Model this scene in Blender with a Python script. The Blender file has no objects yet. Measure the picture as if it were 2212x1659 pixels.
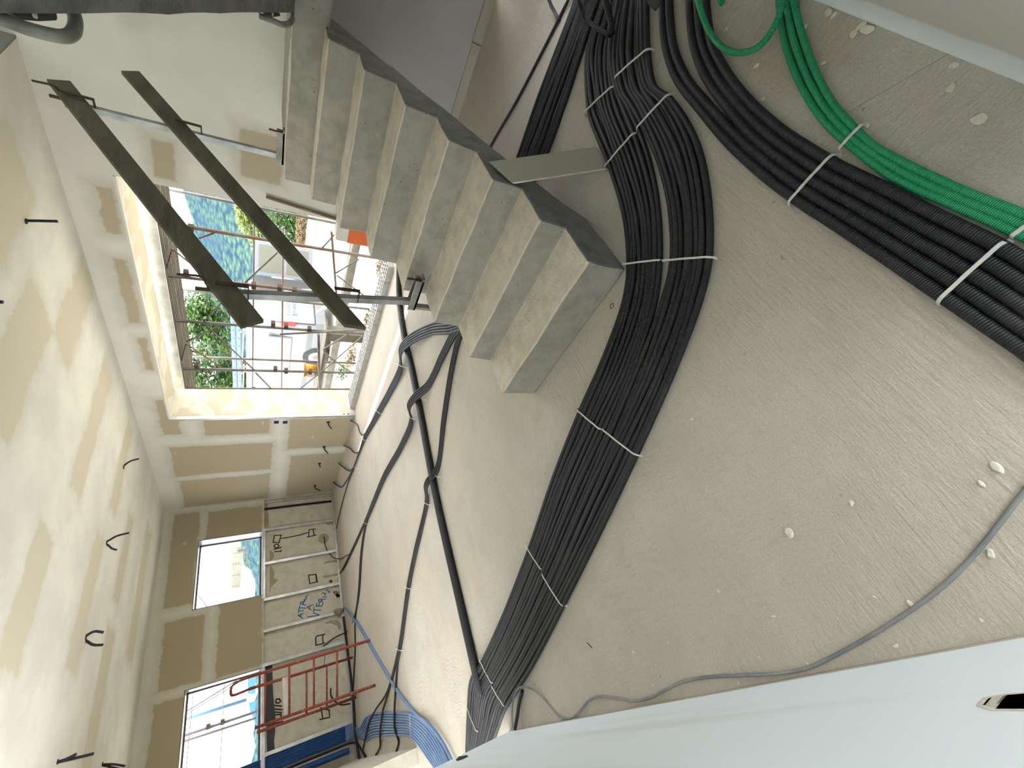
import bpy, bmesh, math, random
from mathutils import Vector, Matrix
random.seed(7)
SC = bpy.context.scene
COL = SC.collection
# ------------------------------------------------------------ camera (measured from the photo's vanishing points)
FPX, PITCH, YAW, ROLL, EYE = 900.0, math.radians(31.515), math.radians(39.279), math.radians(1.01), 1.5
fw = Vector((math.sin(YAW)*math.cos(PITCH), math.cos(YAW)*math.cos(PITCH), -math.sin(PITCH)))
_r = Vector((math.cos(YAW), -math.sin(YAW), 0)); _u = _r.cross(fw)
rt = math.cos(ROLL)*_r + math.sin(ROLL)*_u
up = -math.sin(ROLL)*_r + math.cos(ROLL)*_u
cam_d = bpy.data.cameras.new('camera'); cam = bpy.data.objects.new('camera', cam_d); COL.objects.link(cam)
cam_d.sensor_fit = 'HORIZONTAL'; cam_d.sensor_width = 36; cam_d.lens = FPX/2212*36; cam_d.clip_start = .02; cam_d.clip_end = 2000
cx, cy, cz = -up, rt, -fw       # the phone was held sideways
cam.matrix_world = Matrix(((cx.x, cy.x, cz.x, 0), (cx.y, cy.y, cz.y, 0), (cx.z, cy.z, cz.z, EYE), (0, 0, 0, 1)))
SC.camera = cam
# ------------------------------------------------------------ sky, sun, exposure
w = bpy.data.worlds.new('sky'); SC.world = w; w.use_nodes = True
bg = w.node_tree.nodes['Background']; bg.inputs[0].default_value = (.95, .97, 1.0, 1); bg.inputs[1].default_value = 6.2
sd = bpy.data.lights.new('sun', 'SUN'); sd.energy = 4.5; sd.angle = .01; sd.color = (1, .95, .86)
so = bpy.data.objects.new('sun', sd); COL.objects.link(so)
so.rotation_euler = Vector((-math.cos(math.radians(63)), .12, -math.sin(math.radians(63)))).to_track_quat('-Z', 'Y').to_euler()
SC.view_settings.view_transform = 'Standard'; SC.view_settings.look = 'None'; SC.view_settings.gamma = 1
SC.view_settings.use_curve_mapping = False; SC.view_settings.exposure = 0.62
SC.cycles.max_bounces = 10; SC.cycles.diffuse_bounces = 7; SC.cycles.use_denoising = True
# ------------------------------------------------------------ measuring helpers: where the line of sight through a photo point meets a real plane
def ray(x, y): return rt*((1659-y)-829.5)/FPX - up*(x-1106)/FPX + fw
CP = Vector((0, 0, EYE))
def F(x, y, z=0): d = ray(x, y); return CP + d*((z-EYE)/d.z)
def PX(x, y, X): d = ray(x, y); return CP + d*(X/d.x)
def PY(x, y, Y): d = ray(x, y); return CP + d*(Y/d.y)
V = Vector
# ------------------------------------------------------------ materials
def mat(name, col=(.5, .5, .5), rough=.7, metal=0, spec=.3):
    m = bpy.data.materials.new(name); m.use_nodes = True
    b = m.node_tree.nodes['Principled BSDF']
    b.inputs['Base Color'].default_value = (*col, 1); b.inputs['Roughness'].default_value = rough
    b.inputs['Metallic'].default_value = metal; b.inputs['Specular IOR Level'].default_value = spec
    return m
class N:
    def __init__(s, m): s.m = m; s.t = m.node_tree; s.b = s.t.nodes['Principled BSDF']
    def n(s, typ, **k):
        nd = s.t.nodes.new(typ)
        for a, v in k.items():
            if a.startswith('i_'):
                key = a[2:]; key = int(key) if key.isdigit() else key
                s.put(nd.inputs[key], v)
            else: setattr(nd, a, v)
        return nd
    def put(s, sock, v):
        if isinstance(v, bpy.types.NodeSocket): s.t.links.new(v, sock)
        elif isinstance(v, (tuple, list)) and len(v) == 3 and sock.type == 'RGBA': sock.default_value = (*v, 1)
        else: sock.default_value = v
    def pos(s): return s.n('ShaderNodeNewGeometry').outputs['Position']
    def vscale(s, v, sc): return s.n('ShaderNodeVectorMath', operation='MULTIPLY', i_0=v, i_1=sc).outputs[0]
    def noise(s, v, sc, det=4, ro=.55, dist=0): 
        return s.n('ShaderNodeTexNoise', i_Vector=v, i_Scale=sc, i_Detail=det, i_Roughness=ro, i_Distortion=dist).outputs['Fac']
    def ramp(s, f, stops):
        nd = s.n('ShaderNodeValToRGB'); s.put(nd.inputs[0], f); e = nd.color_ramp.elements
        while len(e) < len(stops): e.new(.5)
        for k, (p, c) in enumerate(stops): e[k].position = p; e[k].color = (*c, 1) if isinstance(c, tuple) else (c, c, c, 1)
        return nd.outputs[0]
    def mix(s, f, a, b):
        nd = s.n('ShaderNodeMix', data_type='RGBA'); s.put(nd.inputs[0], f); s.put(nd.inputs[6], a); s.put(nd.inputs[7], b); return nd.outputs[2]
    def mth(s, op, a, b=0.0, clamp=False):
        nd = s.n('ShaderNodeMath', operation=op, use_clamp=clamp); s.put(nd.inputs[0], a); s.put(nd.inputs[1], b); return nd.outputs[0]
    def bump(s, h, st, dist=.01):
        nd = s.n('ShaderNodeBump'); nd.inputs['Strength'].default_value = st; nd.inputs['Distance'].default_value = dist; s.put(nd.inputs['Height'], h)
        s.t.links.new(nd.outputs[0], s.b.inputs['Normal'])
    def col(s, c): s.put(s.b.inputs['Base Color'], c)

def noisy(name, a, b, scale=4, rough=.85, bump=.2, bscale=60, det=5, stretch=(1, 1, 1), metal=0, lo=.35, hi=.65, spec=.25):
    m = mat(name, a, rough, metal, spec); q = N(m); p = q.vscale(q.pos(), stretch)
    q.col(q.ramp(q.noise(p, scale, det), [(lo, a), (hi, b)]))
    if bump: q.bump(q.noise(p, bscale, 4, .6), bump)
    return m

def concrete_mat(name, a, b, dark, pits=True, bs=.35, streak=None):
    m = mat(name, a, .9, 0, .2); q = N(m); p = q.pos()
    c = q.ramp(q.noise(p, 1.3, 5, .6), [(.35, a), (.65, b)])
    c2 = q.mix(q.ramp(q.noise(p, 9, 5, .65), [(.42, 0.0), (.70, .75)]), c, dark)
    v = q.n('ShaderNodeTexVoronoi', i_Vector=p, i_Scale=24.0).outputs['Distance']
    pit = q.ramp(v, [(.05, 1.0), (.10, 0.0)])
    gate = q.ramp(q.noise(p, 17, 2), [(.54, 0.0), (.58, 1.0)])
    pit = q.mth('MULTIPLY', pit, gate)
    c3 = q.mix(pit, c2, tuple(x*.45 for x in dark)) if pits else c2
    q.col(c3)
    h = q.mth('ADD', q.mth('MULTIPLY', q.noise(p, 70, 5, .65), .4), q.noise(q.vscale(p, streak or (1, 1, 1)), 14, 4, .6))
    h = q.mth('SUBTRACT', h, q.mth('MULTIPLY', pit, .8))
    q.bump(h, bs, .012)
    return m

M = {}
# floor screed: trowel lines and grey damp patches over warm tan
def floor_mat():
    m = mat('floor_screed', (.4, .37, .3), .93, 0, .15); q = N(m); p = q.pos()
    big = q.noise(p, .55, 4, .55); mid = q.noise(p, 2.2, 6, .62)
    c = q.ramp(big, [(.38, (.605, .545, .455)), (.62, (.635, .595, .53))])
    c = q.mix(q.ramp(mid, [(.42, 0.0), (.72, .8)]), c, (.515, .465, .39))
    warm = q.ramp(q.noise(q.vscale(p, (1, 1.6, 1)), 1.1, 3, .5), [(.6, 0.0), (.78, .55)])
    c = q.mix(warm, c, (.50, .40, .28))
    tr = q.noise(q.vscale(p, (9, 80, 1)), 1.0, 6, .72, .6)
    tr2 = q.noise(q.vscale(p, (60, 12, 1)), 1.0, 6, .72, .4)
    sel = q.ramp(q.noise(p, .9, 2), [(.42, 0.0), (.58, 1.0)])
    tt = q.mix(sel, tr, tr2)
    c = q.mix(q.ramp(tt, [(.50, 0.0), (.78, .42)]), c, (.33, .30, .25))
    sp = q.mth('MULTIPLY', q.ramp(q.n('ShaderNodeTexVoronoi', i_Vector=p, i_Scale=26.0).outputs['Distance'], [(.08, 1.0), (.16, 0.0)]), q.ramp(q.noise(p, 9, 3), [(.60, 0.0), (.66, .6)]))
    c = q.mix(sp, c, (.20, .18, .15))
    c = q.mix(q.ramp(q.noise(p, 160, 3, .7), [(.40, .22), (.62, 0.0)]), c, (.27, .25, .21))
    q.col(c)
    v = q.n('ShaderNodeTexVoronoi', i_Vector=q.vscale(p, (3, 3, 1)), i_Scale=1.0, feature='DISTANCE_TO_EDGE').outputs['Distance']
    crack = q.mth('MULTIPLY', q.ramp(v, [(.0, 1.0), (.004, 0.0)]), q.ramp(q.noise(p, 1.6, 2), [(.62, 0.0), (.66, 1.0)]))
    h = q.mth('ADD', tt, q.mth('MULTIPLY', q.noise(p, 110, 5, .75), .55))
    h = q.mth('ADD', h, q.mth('MULTIPLY', q.noise(p, 11, 3, .5), .7)); h = q.mth('SUBTRACT', h, q.mth('MULTIPLY', crack, .5))
    q.bump(h, .75, .012)
    return m
M['floor'] = floor_mat()
M['stair'] = concrete_mat('stair_concrete', (.385, .36, .31), (.325, .31, .27), (.235, .225, .185), bs=.5)  # risers: shaded tone put into the colour, darker than the treads
M['tread'] = concrete_mat('dusty_lit_tread_concrete', (.67, .60, .49), (.60, .54, .45), (.46, .405, .325), bs=.6)  # dust, plus extra paleness painted in for light falling on the treads
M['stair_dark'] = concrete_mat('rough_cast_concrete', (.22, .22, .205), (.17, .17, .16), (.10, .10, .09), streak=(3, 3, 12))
M['bare'] = concrete_mat('old_lime_plaster', (.60, .56, .46), (.54, .51, .42), (.44, .40, .31), bs=.15)

# plasterboard with joint compound: RECTS are the bare board showing between filled joints, in wall coordinates
def board_mat(name, axes, rects, board, board2, filler, filler2, amp=.065, soft=.005):
    m = mat(name, filler, .9, 0, .15); q = N(m); g = q.pos()
    sp = q.n('ShaderNodeSeparateXYZ', i_0=g)
    a, b = (sp.outputs['XYZ'.index(ax)] for ax in axes)
    cv = q.n('ShaderNodeCombineXYZ', i_0=a, i_1=b).outputs[0]
    nz = q.n('ShaderNodeTexNoise', i_Vector=q.vscale(g, (1, 1, 1)), i_Scale=5.0, i_Detail=6.0, i_Roughness=.72).outputs['Color']
    off = q.n('ShaderNodeVectorMath', operation='SUBTRACT', i_0=nz, i_1=(.5, .5, .5)).outputs[0]
    off = q.n('ShaderNodeVectorMath', operation='MULTIPLY', i_0=off, i_1=(amp*2, amp*2, 0)).outputs[0]
    cv = q.n('ShaderNodeVectorMath', operation='ADD', i_0=cv, i_1=off).outputs[0]
    d = None
    for (a0, a1, b0, b1) in rects:
        s = q.n('ShaderNodeVectorMath', operation='SUBTRACT', i_0=cv, i_1=((a0+a1)/2, (b0+b1)/2, 0)).outputs[0]
        s = q.n('ShaderNodeVectorMath', operation='ABSOLUTE', i_0=s).outputs[0]
        s = q.n('ShaderNodeVectorMath', operation='SUBTRACT', i_0=s, i_1=(abs(a1-a0)/2, abs(b1-b0)/2, 0)).outputs[0]
        e = q.n('ShaderNodeSeparateXYZ', i_0=s)
        k = q.mth('MAXIMUM', e.outputs[0], e.outputs[1])
        d = k if d is None else q.mth('MINIMUM', d, k)
    fac = q.ramp(q.mth('ADD', q.mth('MULTIPLY', d, .5), .5), [(.5-soft, 1.0), (.5+soft, 0.0)])
    halo = q.ramp(q.mth('ADD', q.mth('MULTIPLY', d, .5), .5), [(.5, .45), (.56, 0.0)])
    bc = q.mix(q.noise(g, 1.5, 3), board, board2)
    # small dabs of filler over the screws
    v = q.n('ShaderNodeTexVoronoi', i_Vector=q.vscale(cv, (1.0, 1.7, 1)), i_Scale=2.2); v.inputs['Randomness'].default_value = .75
    dab = q.mth('MULTIPLY', q.ramp(v.outputs['Distance'], [(.085, 1.0), (.10, 0.0)]), .8)
    fc = q.mix(q.ramp(q.noise(g, 1.7, 5, .6), [(.38, 0.0), (.62, 1.0)]), filler, filler2)
    fc = q.mix(halo, fc, board2)
    q.col(q.mix(q.mth('SUBTRACT', fac, dab, True), fc, bc))
    q.bump(q.noise(g, 12, 4, .5), .06)
    return m

def rx(ps, X=4.44):   # pixel corners -> (y0,y1,z0,z1) on the right-hand wall
    out = []
    for (x0, y0, x1, y1) in ps:
        a, b = PX(x0, y0, X), PX(x1, y1, X); out.append((min(a.y, b.y), max(a.y, b.y), min(a.z, b.z), max(a.z, b.z)))
    return out
def ry(ps, Y=9.4):
    out = []
    for (x0, y0, x1, y1) in ps:
        a, b = PY(x0, y0, Y), PY(x1, y1, Y); out.append((min(a.x, b.x), max(a.x, b.x), min(a.z, b.z), max(a.z, b.z)))
    return out
TAN, TAN2, FIL, FIL2 = (.415, .35, .245), (.37, .325, .24), (.63, .615, .55), (.575, .565, .505)
M['wall_right'] = board_mat('plasterboard_right_wall', 'YZ', rx([(203, 400, 262, 505), (243, 560, 306, 700), (299, 730, 333, 800), (334, 864, 391, 938), (440, 907, 582, 936),
    (365, 967, 585, 1013), (387, 1040, 580, 1076), (627, 906, 765, 962), (628, 985, 735, 1060), (325, 300, 385, 395), (520, 275, 610, 400)]), TAN, TAN2, FIL, FIL2)
M['wall_far'] = board_mat('plasterboard_far_wall', 'XZ', ry([(378, 1112, 415, 1303), (450, 1106, 566, 1150), (358, 1345, 433, 1470), (475, 1300, 566, 1437), (331, 1524, 385, 1690)]), (.37, .315, .215), (.345, .295, .205), (.60, .585, .50), (.55, .54, .455))
M['ceiling'] = board_mat('plasterboard_ceiling', 'XY', [(1.1, 2.1, 4.35, 4.75), (1.3, 2.6, 5.75, 6.1), (2.6, 4.1, 4.72, 5.08), (3.35, 4.4, 3.55, 4.0), (2.3, 3.4, 3.0, 3.55), (.4, 1.9, 6.9, 7.3),
    (2.9, 3.9, 2.1, 2.7), (2.2, 3.3, 6.9, 7.2), (3.0, 4.2, 6.0, 6.3), (1.2, 2.0, 3.0, 3.5), (1.8, 3.6, 8.1, 8.5), (-.6, .5, 5.3, 5.7)], (.62, .575, .445), (.58, .55, .45), (.76, .755, .68), (.665, .65, .59), .14, .010)
M['white_wall'] = mat('white_skimmed_plaster', (.76, .80, .80), .85, 0, .2)
q = N(M['white_wall']); p = q.pos()
mp = q.n('ShaderNodeMapping', i_Vector=p); mp.inputs['Rotation'].default_value = (-.62, 0, 0); mp.inputs['Scale'].default_value = (1, .35, 4.2)
sm = q.ramp(q.noise(mp.outputs[0], 1.5, 4, .55), [(.55, 0.0), (.72, .55)])
q.col(q.mix(sm, (.80, .88, .93), (.68, .71, .70))); q.bump(q.noise(p, 8, 3), .03)
M['wall_back'] = board_mat('plasterboard_back_wall', 'XZ', [(-2, 6, .16, .9)], (.55, .53, .48), (.52, .50, .46), (.78, .86, .88), (.76, .82, .84), .03)
M['grey_wall'] = noisy('grey_board', (.40, .39, .375), (.37, .36, .35), 2, bump=.03)
M['slab_edge'] = noisy('grey_slab_edge', (.23, .23, .21), (.20, .20, .18), 3, bump=.1)
M['reveal'] = noisy('patched_reveal', (.60, .58, .50), (.52, .47, .36), 2.2, .9, .08, 30, 6, (1, 1, 2), lo=.48, hi=.52)
M['upper'] = mat('upper_floor_plaster', (.6, .6, .56), .9)

def corr_mat(name, a, b, pitch=.0045, st=.45, rough=.50):
    m = mat(name, a, rough, 0, .38); q = N(m)
    uv = q.n('ShaderNodeUVMap').outputs[0]; sp = q.n('ShaderNodeSeparateXYZ', i_0=uv)
    wv = q.mth('SINE', q.mth('MULTIPLY', sp.outputs[1], 2*math.pi/pitch))
    dust = q.ramp(q.noise(q.pos(), 6, 5, .65), [(.50, 0.0), (.85, .7)])
    q.col(q.mix(dust, a, b)); q.bump(wv, st, .0015)
    return m
M['black'] = corr_mat('black_corrugated_plastic', (.012, .013, .016), (.045, .043, .042))
M['blackbig'] = corr_mat('coarse_black_corrugated_plastic', (.012, .013, .016), (.045, .043, .041), .0065, .6)
M['green'] = corr_mat('green_corrugated_plastic', (.012, .30, .12), (.04, .34, .16), .005, .6, .5)
M['blue'] = corr_mat('dusty_blue_plastic_pipe', (.13, .22, .40), (.30, .36, .44), .006, .3)
M['deepblue'] = corr_mat('clean_blue_plastic_pipe', (.008, .055, .19), (.02, .10, .28), .006, .3)
M['greyblue'] = corr_mat('dusty_grey_conduit', (.028, .034, .048), (.085, .088, .095))
M['greycable'] = noisy('dusty_grey_cable', (.16, .17, .18), (.30, .29, .27), 5, .7, .05)
M['strap'] = mat('white_plastic_tie', (.60, .60, .56), .5)
M['steel'] = noisy('galvanised_steel', (.62, .63, .62), (.45, .46, .45), 6, .38, .05, 40, 4, metal=.7)
M['dullsteel'] = noisy('weathered_steel', (.30, .30, .27), (.17, .17, .15), 9, .5, .1, 50, 5, metal=.4)
M['post'] = noisy('scaffold_post_steel', (.36, .38, .37), (.20, .21, .20), 7, .45, .06, 50, 4, metal=.5)
M['rust'] = noisy('rusty_steel', (.075, .045, .03), (.045, .033, .025), 20, .8, .2, 90)
M['rustpole'] = noisy('rusty_scaffold_tube', (.155, .075, .045), (.13, .115, .10), 5, .6, .1, 50, 5, lo=.45, hi=.55)
M['greypole'] = noisy('grey_scaffold_tube', (.14, .135, .125), (.09, .08, .07), 6, .5, .1, 50, 5)
M['wood'] = noisy('weathered_grey_plank', (.115, .10, .068), (.07, .063, .045), 3, .85, .25, 20, 6, (1, 6, 5))
M['stick'] = noisy('pine_stick', (.22, .17, .10), (.15, .11, .07), 9)
M['red'] = noisy('chipped_red_paint', (.27, .06, .038), (.30, .19, .15), 22, .6, .1, 60, 5, lo=.58, hi=.66)
M['flake'] = noisy('plaster_crumb', (.72, .69, .60), (.60, .56, .47), 30, .9, .4, 90)
M['board'] = noisy('grey_plasterboard', (.40, .38, .31), (.36, .34, .28), 3, .9, .03)
M['core'] = noisy('gypsum_core', (.72, .70, .62), (.62, .58, .48), 20, .9, .3)
M['marker'] = mat('black_marker', (.03, .022, .02), .8); M['bluemark'] = mat('blue_marker', (.03, .14, .33), .8)
M['stain'] = noisy('damp_adhesive', (.30, .25, .17), (.36, .31, .21), 12)
M['brick'] = noisy('hollow_concrete_brick', (.42, .41, .39), (.34, .33, .31), 14, .95, .4)
M['van'] = mat('white_car_paint', (.155, .165, .185), .35, 0, .5); M['cream'] = mat('cream_window_panel', (.12, .12, .10), .3)
M['tyre'] = noisy('tyre_rubber', (.03, .03, .03), (.06, .06, .055), 12); M['rim'] = mat('wheel_rim', (.55, .54, .50), .4, .4)
M['vdark'] = mat('van_dark_interior', (.05, .05, .05), .7); M['bumper'] = mat('grey_plastic_bumper', (.13, .14, .14), .6)
M['redlamp'] = mat('red_lamp', (.55, .02, .02), .25); M['plate'] = mat('number_plate', (.20, .22, .25), .4); M['plateblue'] = mat('plate_blue', (.04, .12, .45), .4)
M['hose'] = mat('clear_hose', (.22, .24, .24), .25); M['ladder'] = mat('aluminium_ladder', (.10, .15, .20), .4, .2)
M['yellow'] = mat('yellow_bucket', (.30, .15, .008), .5); M['label'] = mat('grey_label', (.35, .30, .30), .6)
M['orange'] = mat('orange_print', (.62, .13, .03), .6); M['bag'] = noisy('white_paper', (.62, .60, .56), (.55, .53, .50), 6)
M['cloth'] = mat('pale_blue_netting', (.07, .20, .28), .8)
M['hole'] = mat('socket_cavity', (.01, .012, .02), .8); M['bluebox'] = mat('blue_plastic_box', (.02, .05, .14), .5)
M['farpole'] = noisy('dark_scaffold_tube', (.10, .10, .14), (.08, .07, .08), 6)
M['pale'] = noisy('dull_perforated_metal', (.24, .25, .22), (.20, .21, .19), 5)
M['bluepipe'] = mat('faded_blue_tube', (.06, .13, .25), .6)
M['deck'] = noisy('dull_deck_metal', (.20, .185, .15), (.14, .13, .105), 3)
M['leaf'] = noisy('green_leaves', (.025, .06, .012), (.055, .11, .02), 3, .6, 0); M['leaf2'] = noisy('yellow_green_leaves', (.12, .14, .015), (.07, .11, .02), 2, .6, 0)
M['dry'] = noisy('dry_brown_grass', (.13, .09, .04), (.09, .07, .035), 6, .8, 0); M['bark'] = noisy('bark', (.12, .09, .06), (.08, .06, .04), 9)
M['ground'] = noisy('sunlit_gravel', (.56, .53, .46), (.46, .43, .36), 2, .95, .2)
M['kerb'] = noisy('rough_grey_stone', (.13, .125, .105), (.09, .085, .07), 5, .95, .5)
def hill_mat():
    m = mat('wooded_hillside', (.05, .1, .08), .95, 0, 0); q = N(m); p = q.pos()
    v = q.n('ShaderNodeTexVoronoi', i_Vector=q.vscale(p, (1, 1, .8)), i_Scale=.42)
    c = q.ramp(v.outputs['Distance'], [(.1, (.06, .10, .065)), (.75, (.016, .034, .052))])  # shade between the tree crowns painted in as a darker, bluer tone
    c = q.mix(q.ramp(q.noise(p, .06, 4), [(.45, 0.0), (.6, .7)]), c, (.026, .048, .07))  # distance haze mixed into the colour as bluish patches
    q.col(c); q.bump(v.outputs['Distance'], .8, 1.5)
    return m
M['hill'] = hill_mat()

# ------------------------------------------------------------ mesh helpers
def link(name, bm, m, parent=None, smooth=False):
    me = bpy.data.meshes.new(name); bm.to_mesh(me); bm.free()
    for k in (m if isinstance(m, (list, tuple)) else [m]): me.materials.append(k)
    if smooth:
        for f in me.polygons: f.use_smooth = True
    o = bpy.data.objects.new(name, me); COL.objects.link(o)
    if parent: o.parent = parent; o.matrix_parent_inverse = Matrix.Translation(-parent.location) if parent.type == 'EMPTY' else Matrix.Identity(4)
    return o
def tag(o, label, cat, group=None, kind=None):
    o['label'] = label; o['category'] = cat
    if group: o['group'] = group
    if kind: o['kind'] = kind
    return o
def root(name, label, cat, loc=(0, 0, 0), group=None):
    o = bpy.data.objects.new(name, None); COL.objects.link(o); o.location = loc; return tag(o, label, cat, group)
def struct(name, bm, m, smooth=False, parent=None):
    o = link(name, bm, m, parent, smooth)
    if not parent: o['kind'] = 'structure'
    return o
def B(): return bmesh.new()
def box(bm, x0, x1, y0, y1, z0, z1, mi=0):
    vs = [bm.verts.new((x, y, z)) for x in (x0, x1) for y in (y0, y1) for z in (z0, z1)]
    for f in ((0, 1, 3, 2), (4, 6, 7, 5), (0, 4, 5, 1), (2, 3, 7, 6), (0, 2, 6, 4), (1, 5, 7, 3)):
        fc = bm.faces.new([vs[i] for i in f]); fc.material_index = mi
    return bm
def obox(bm, a, b, wdt, hgt, upv=V((0, 0, 1)), mi=0):   # box beam from a to b
    a, b = V(a), V(b); d = (b-a).normalized(); s = d.cross(upv)
    if s.length < 1e-4: s = d.cross(V((1, 0, 0)))
    s.normalize(); u = s.cross(d).normalized()
    vs = [bm.verts.new(p+s*i*wdt/2+u*j*hgt/2) for p in (a, b) for i in (-1, 1) for j in (-1, 1)]
    for f in ((0, 1, 3, 2), (4, 6, 7, 5), (0, 4, 5, 1), (2, 3, 7, 6), (0, 2, 6, 4), (1, 5, 7, 3)):
        fc = bm.faces.new([vs[i] for i in f]); fc.material_index = mi
    return bm
def prism(bm, poly, ext, mi=0):   # polygon (3-D points) extruded by a vector
    ext = V(ext); a = [bm.verts.new(p) for p in poly]; b = [bm.verts.new(V(p)+ext) for p in poly]; n = len(a)
    fs = [bm.faces.new(a), bm.faces.new(list(reversed(b)))] + [bm.faces.new((a[i], b[i], b[(i+1) % n], a[(i+1) % n])) for i in range(n)]
    for f in fs: f.material_index = mi
    bmesh.ops.recalc_face_normals(bm, faces=fs)
    return bm
def smooth_path(pts, step=.03):
    pts = [V(p) for p in pts]
    if len(pts) < 3:
        n = max(1, int((pts[1]-pts[0]).length/step)); return [pts[0].lerp(pts[1], i/n) for i in range(n+1)]
    P = [2*pts[0]-pts[1]] + pts + [2*pts[-1]-pts[-2]]; out = []
    for i in range(1, len(P)-2):
        p0, p1, p2, p3 = P[i-1:i+3]; n = max(2, int((p2-p1).length/step))
        t0 = 0; t1 = (p1-p0).length**.5+1e-5; t2 = t1+(p2-p1).length**.5+1e-5; t3 = t2+(p3-p2).length**.5+1e-5
        for k in range(n):
            t = t1+(t2-t1)*k/n
            A1 = p0*((t1-t)/(t1-t0))+p1*((t-t0)/(t1-t0)); A2 = p1*((t2-t)/(t2-t1))+p2*((t-t1)/(t2-t1)); A3 = p2*((t3-t)/(t3-t2))+p3*((t-t2)/(t3-t2))
            B1 = A1*((t2-t)/(t2-t0))+A2*((t-t0)/(t2-t0)); B2 = A2*((t3-t)/(t3-t1))+A3*((t-t1)/(t3-t1))
            out.append(B1*((t2-t)/(t2-t1))+B2*((t-t1)/(t2-t1)))
    out.append(pts[-1]); return out
def tube(bm, path, r, n=10, cap=True, mi=0):
    uvl = bm.loops.layers.uv.verify(); rings = []; L = 0; Ls = []
    t = (path[1]-path[0]).normalized(); ref = V((0, 0, 1)) if abs(t.z) < .9 else V((1, 0, 0))
    nrm = (ref-t*ref.dot(t)).normalized()
    for i, p in enumerate(path):
        if i: L += (p-path[i-1]).length
        t = (path[min(i+1, len(path)-1)]-path[max(i-1, 0)]).normalized()
        nrm = nrm-t*nrm.dot(t)
        nrm = nrm.normalized() if nrm.length > 1e-6 else t.orthogonal().normalized()
        bi = t.cross(nrm); rr = r(i/(len(path)-1)) if callable(r) else r
        rings.append([bm.verts.new(p+(nrm*math.cos(a)+bi*math.sin(a))*rr) for a in [2*math.pi*k/n for k in range(n)]]); Ls.append(L)
    for i in range(len(rings)-1):
        for k in range(n):
            f = bm.faces.new((rings[i][k], rings[i][(k+1) % n], rings[i+1][(k+1) % n], rings[i+1][k])); f.smooth = True; f.material_index = mi
            for l, (uu, vv) in zip(f.loops, ((k/n, Ls[i]), ((k+1)/n, Ls[i]), ((k+1)/n, Ls[i+1]), (k/n, Ls[i+1]))): l[uvl].uv = (uu, vv)
    if cap:
        f = bm.faces.new(list(reversed(rings[0]))); f.material_index = mi; f = bm.faces.new(rings[-1]); f.material_index = mi
    return bm
def pipe(name, pts, r, m, label=None, cat='conduit', group=None, parent=None, step=.03, n=10):
    bm = tube(B(), smooth_path(pts, step), r, n); o = link(name, bm, m, parent)
    if label: tag(o, label, cat, group)
    return o
def cyl(bm, a, b, r, n=12, mi=0): return tube(bm, [V(a), V(b)], r, n, True, mi)
def bevel(o, wd=.004, seg=2):
    md = o.modifiers.new('bevel', 'BEVEL'); md.width = wd; md.segments = seg; md.limit_method = 'ANGLE'; md.angle_limit = .6
    return o
ORD = ['first', 'second', 'third', 'fourth', 'fifth', 'sixth', 'seventh', 'eighth', 'ninth', 'tenth', 'eleventh', 'twelfth', 'thirteenth', 'fourteenth', 'fifteenth', 'sixteenth', 'seventeenth', 'eighteenth']

# ------------------------------------------------------------ building shell
CE = 2.93
XR, XO, YF, YB, XL = 4.44, 5.0, 9.4, -.29, -.305
struct('floor', box(B(), -3.2, 5.02, -3.2, 10.0, -.35, 0), M['floor'])
bm = B(); box(bm, -3.2, 4.7, 1.8, 10.0, CE, CE+.3); box(bm, -3.2, .55, -3.2, 1.8, CE, CE+.3)
struct('ceiling', bm, M['ceiling'])
struct('trim_1', box(B(), .55, XR, 1.785, 1.8, CE-.002, CE+.3), M['slab_edge'])
# right wall with the wide opening (y 2.7 - 6.38, up to 2.58)
OY0, OY1, OZ = 2.68, 6.38, 2.58
bm = B(); box(bm, XR, XO, -3.2, -.27, 0, 5.6); box(bm, XR, XO, -.27, .29, 1.165, 5.6); box(bm, XR, XO, .29, OY0, 0, 5.6); box(bm, XR, XO, OY1, 10.0, 0, 3.2); box(bm, XR, XO, OY0, OY1, OZ, 5.6)  # unseen gap below the landing added to admit daylight
struct('wall_right', bm, M['wall_right'])
bm = B(); box(bm, XR+.04, XO, OY1-.006, OY1, 0, OZ); box(bm, XR+.04, XO, OY0+.01, OY1-.006, OZ-.006, OZ); box(bm, XR+.04, XO, OY0, OY0+.006, 0, OZ)
struct('trim_2', bm, M['reveal'])
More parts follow.
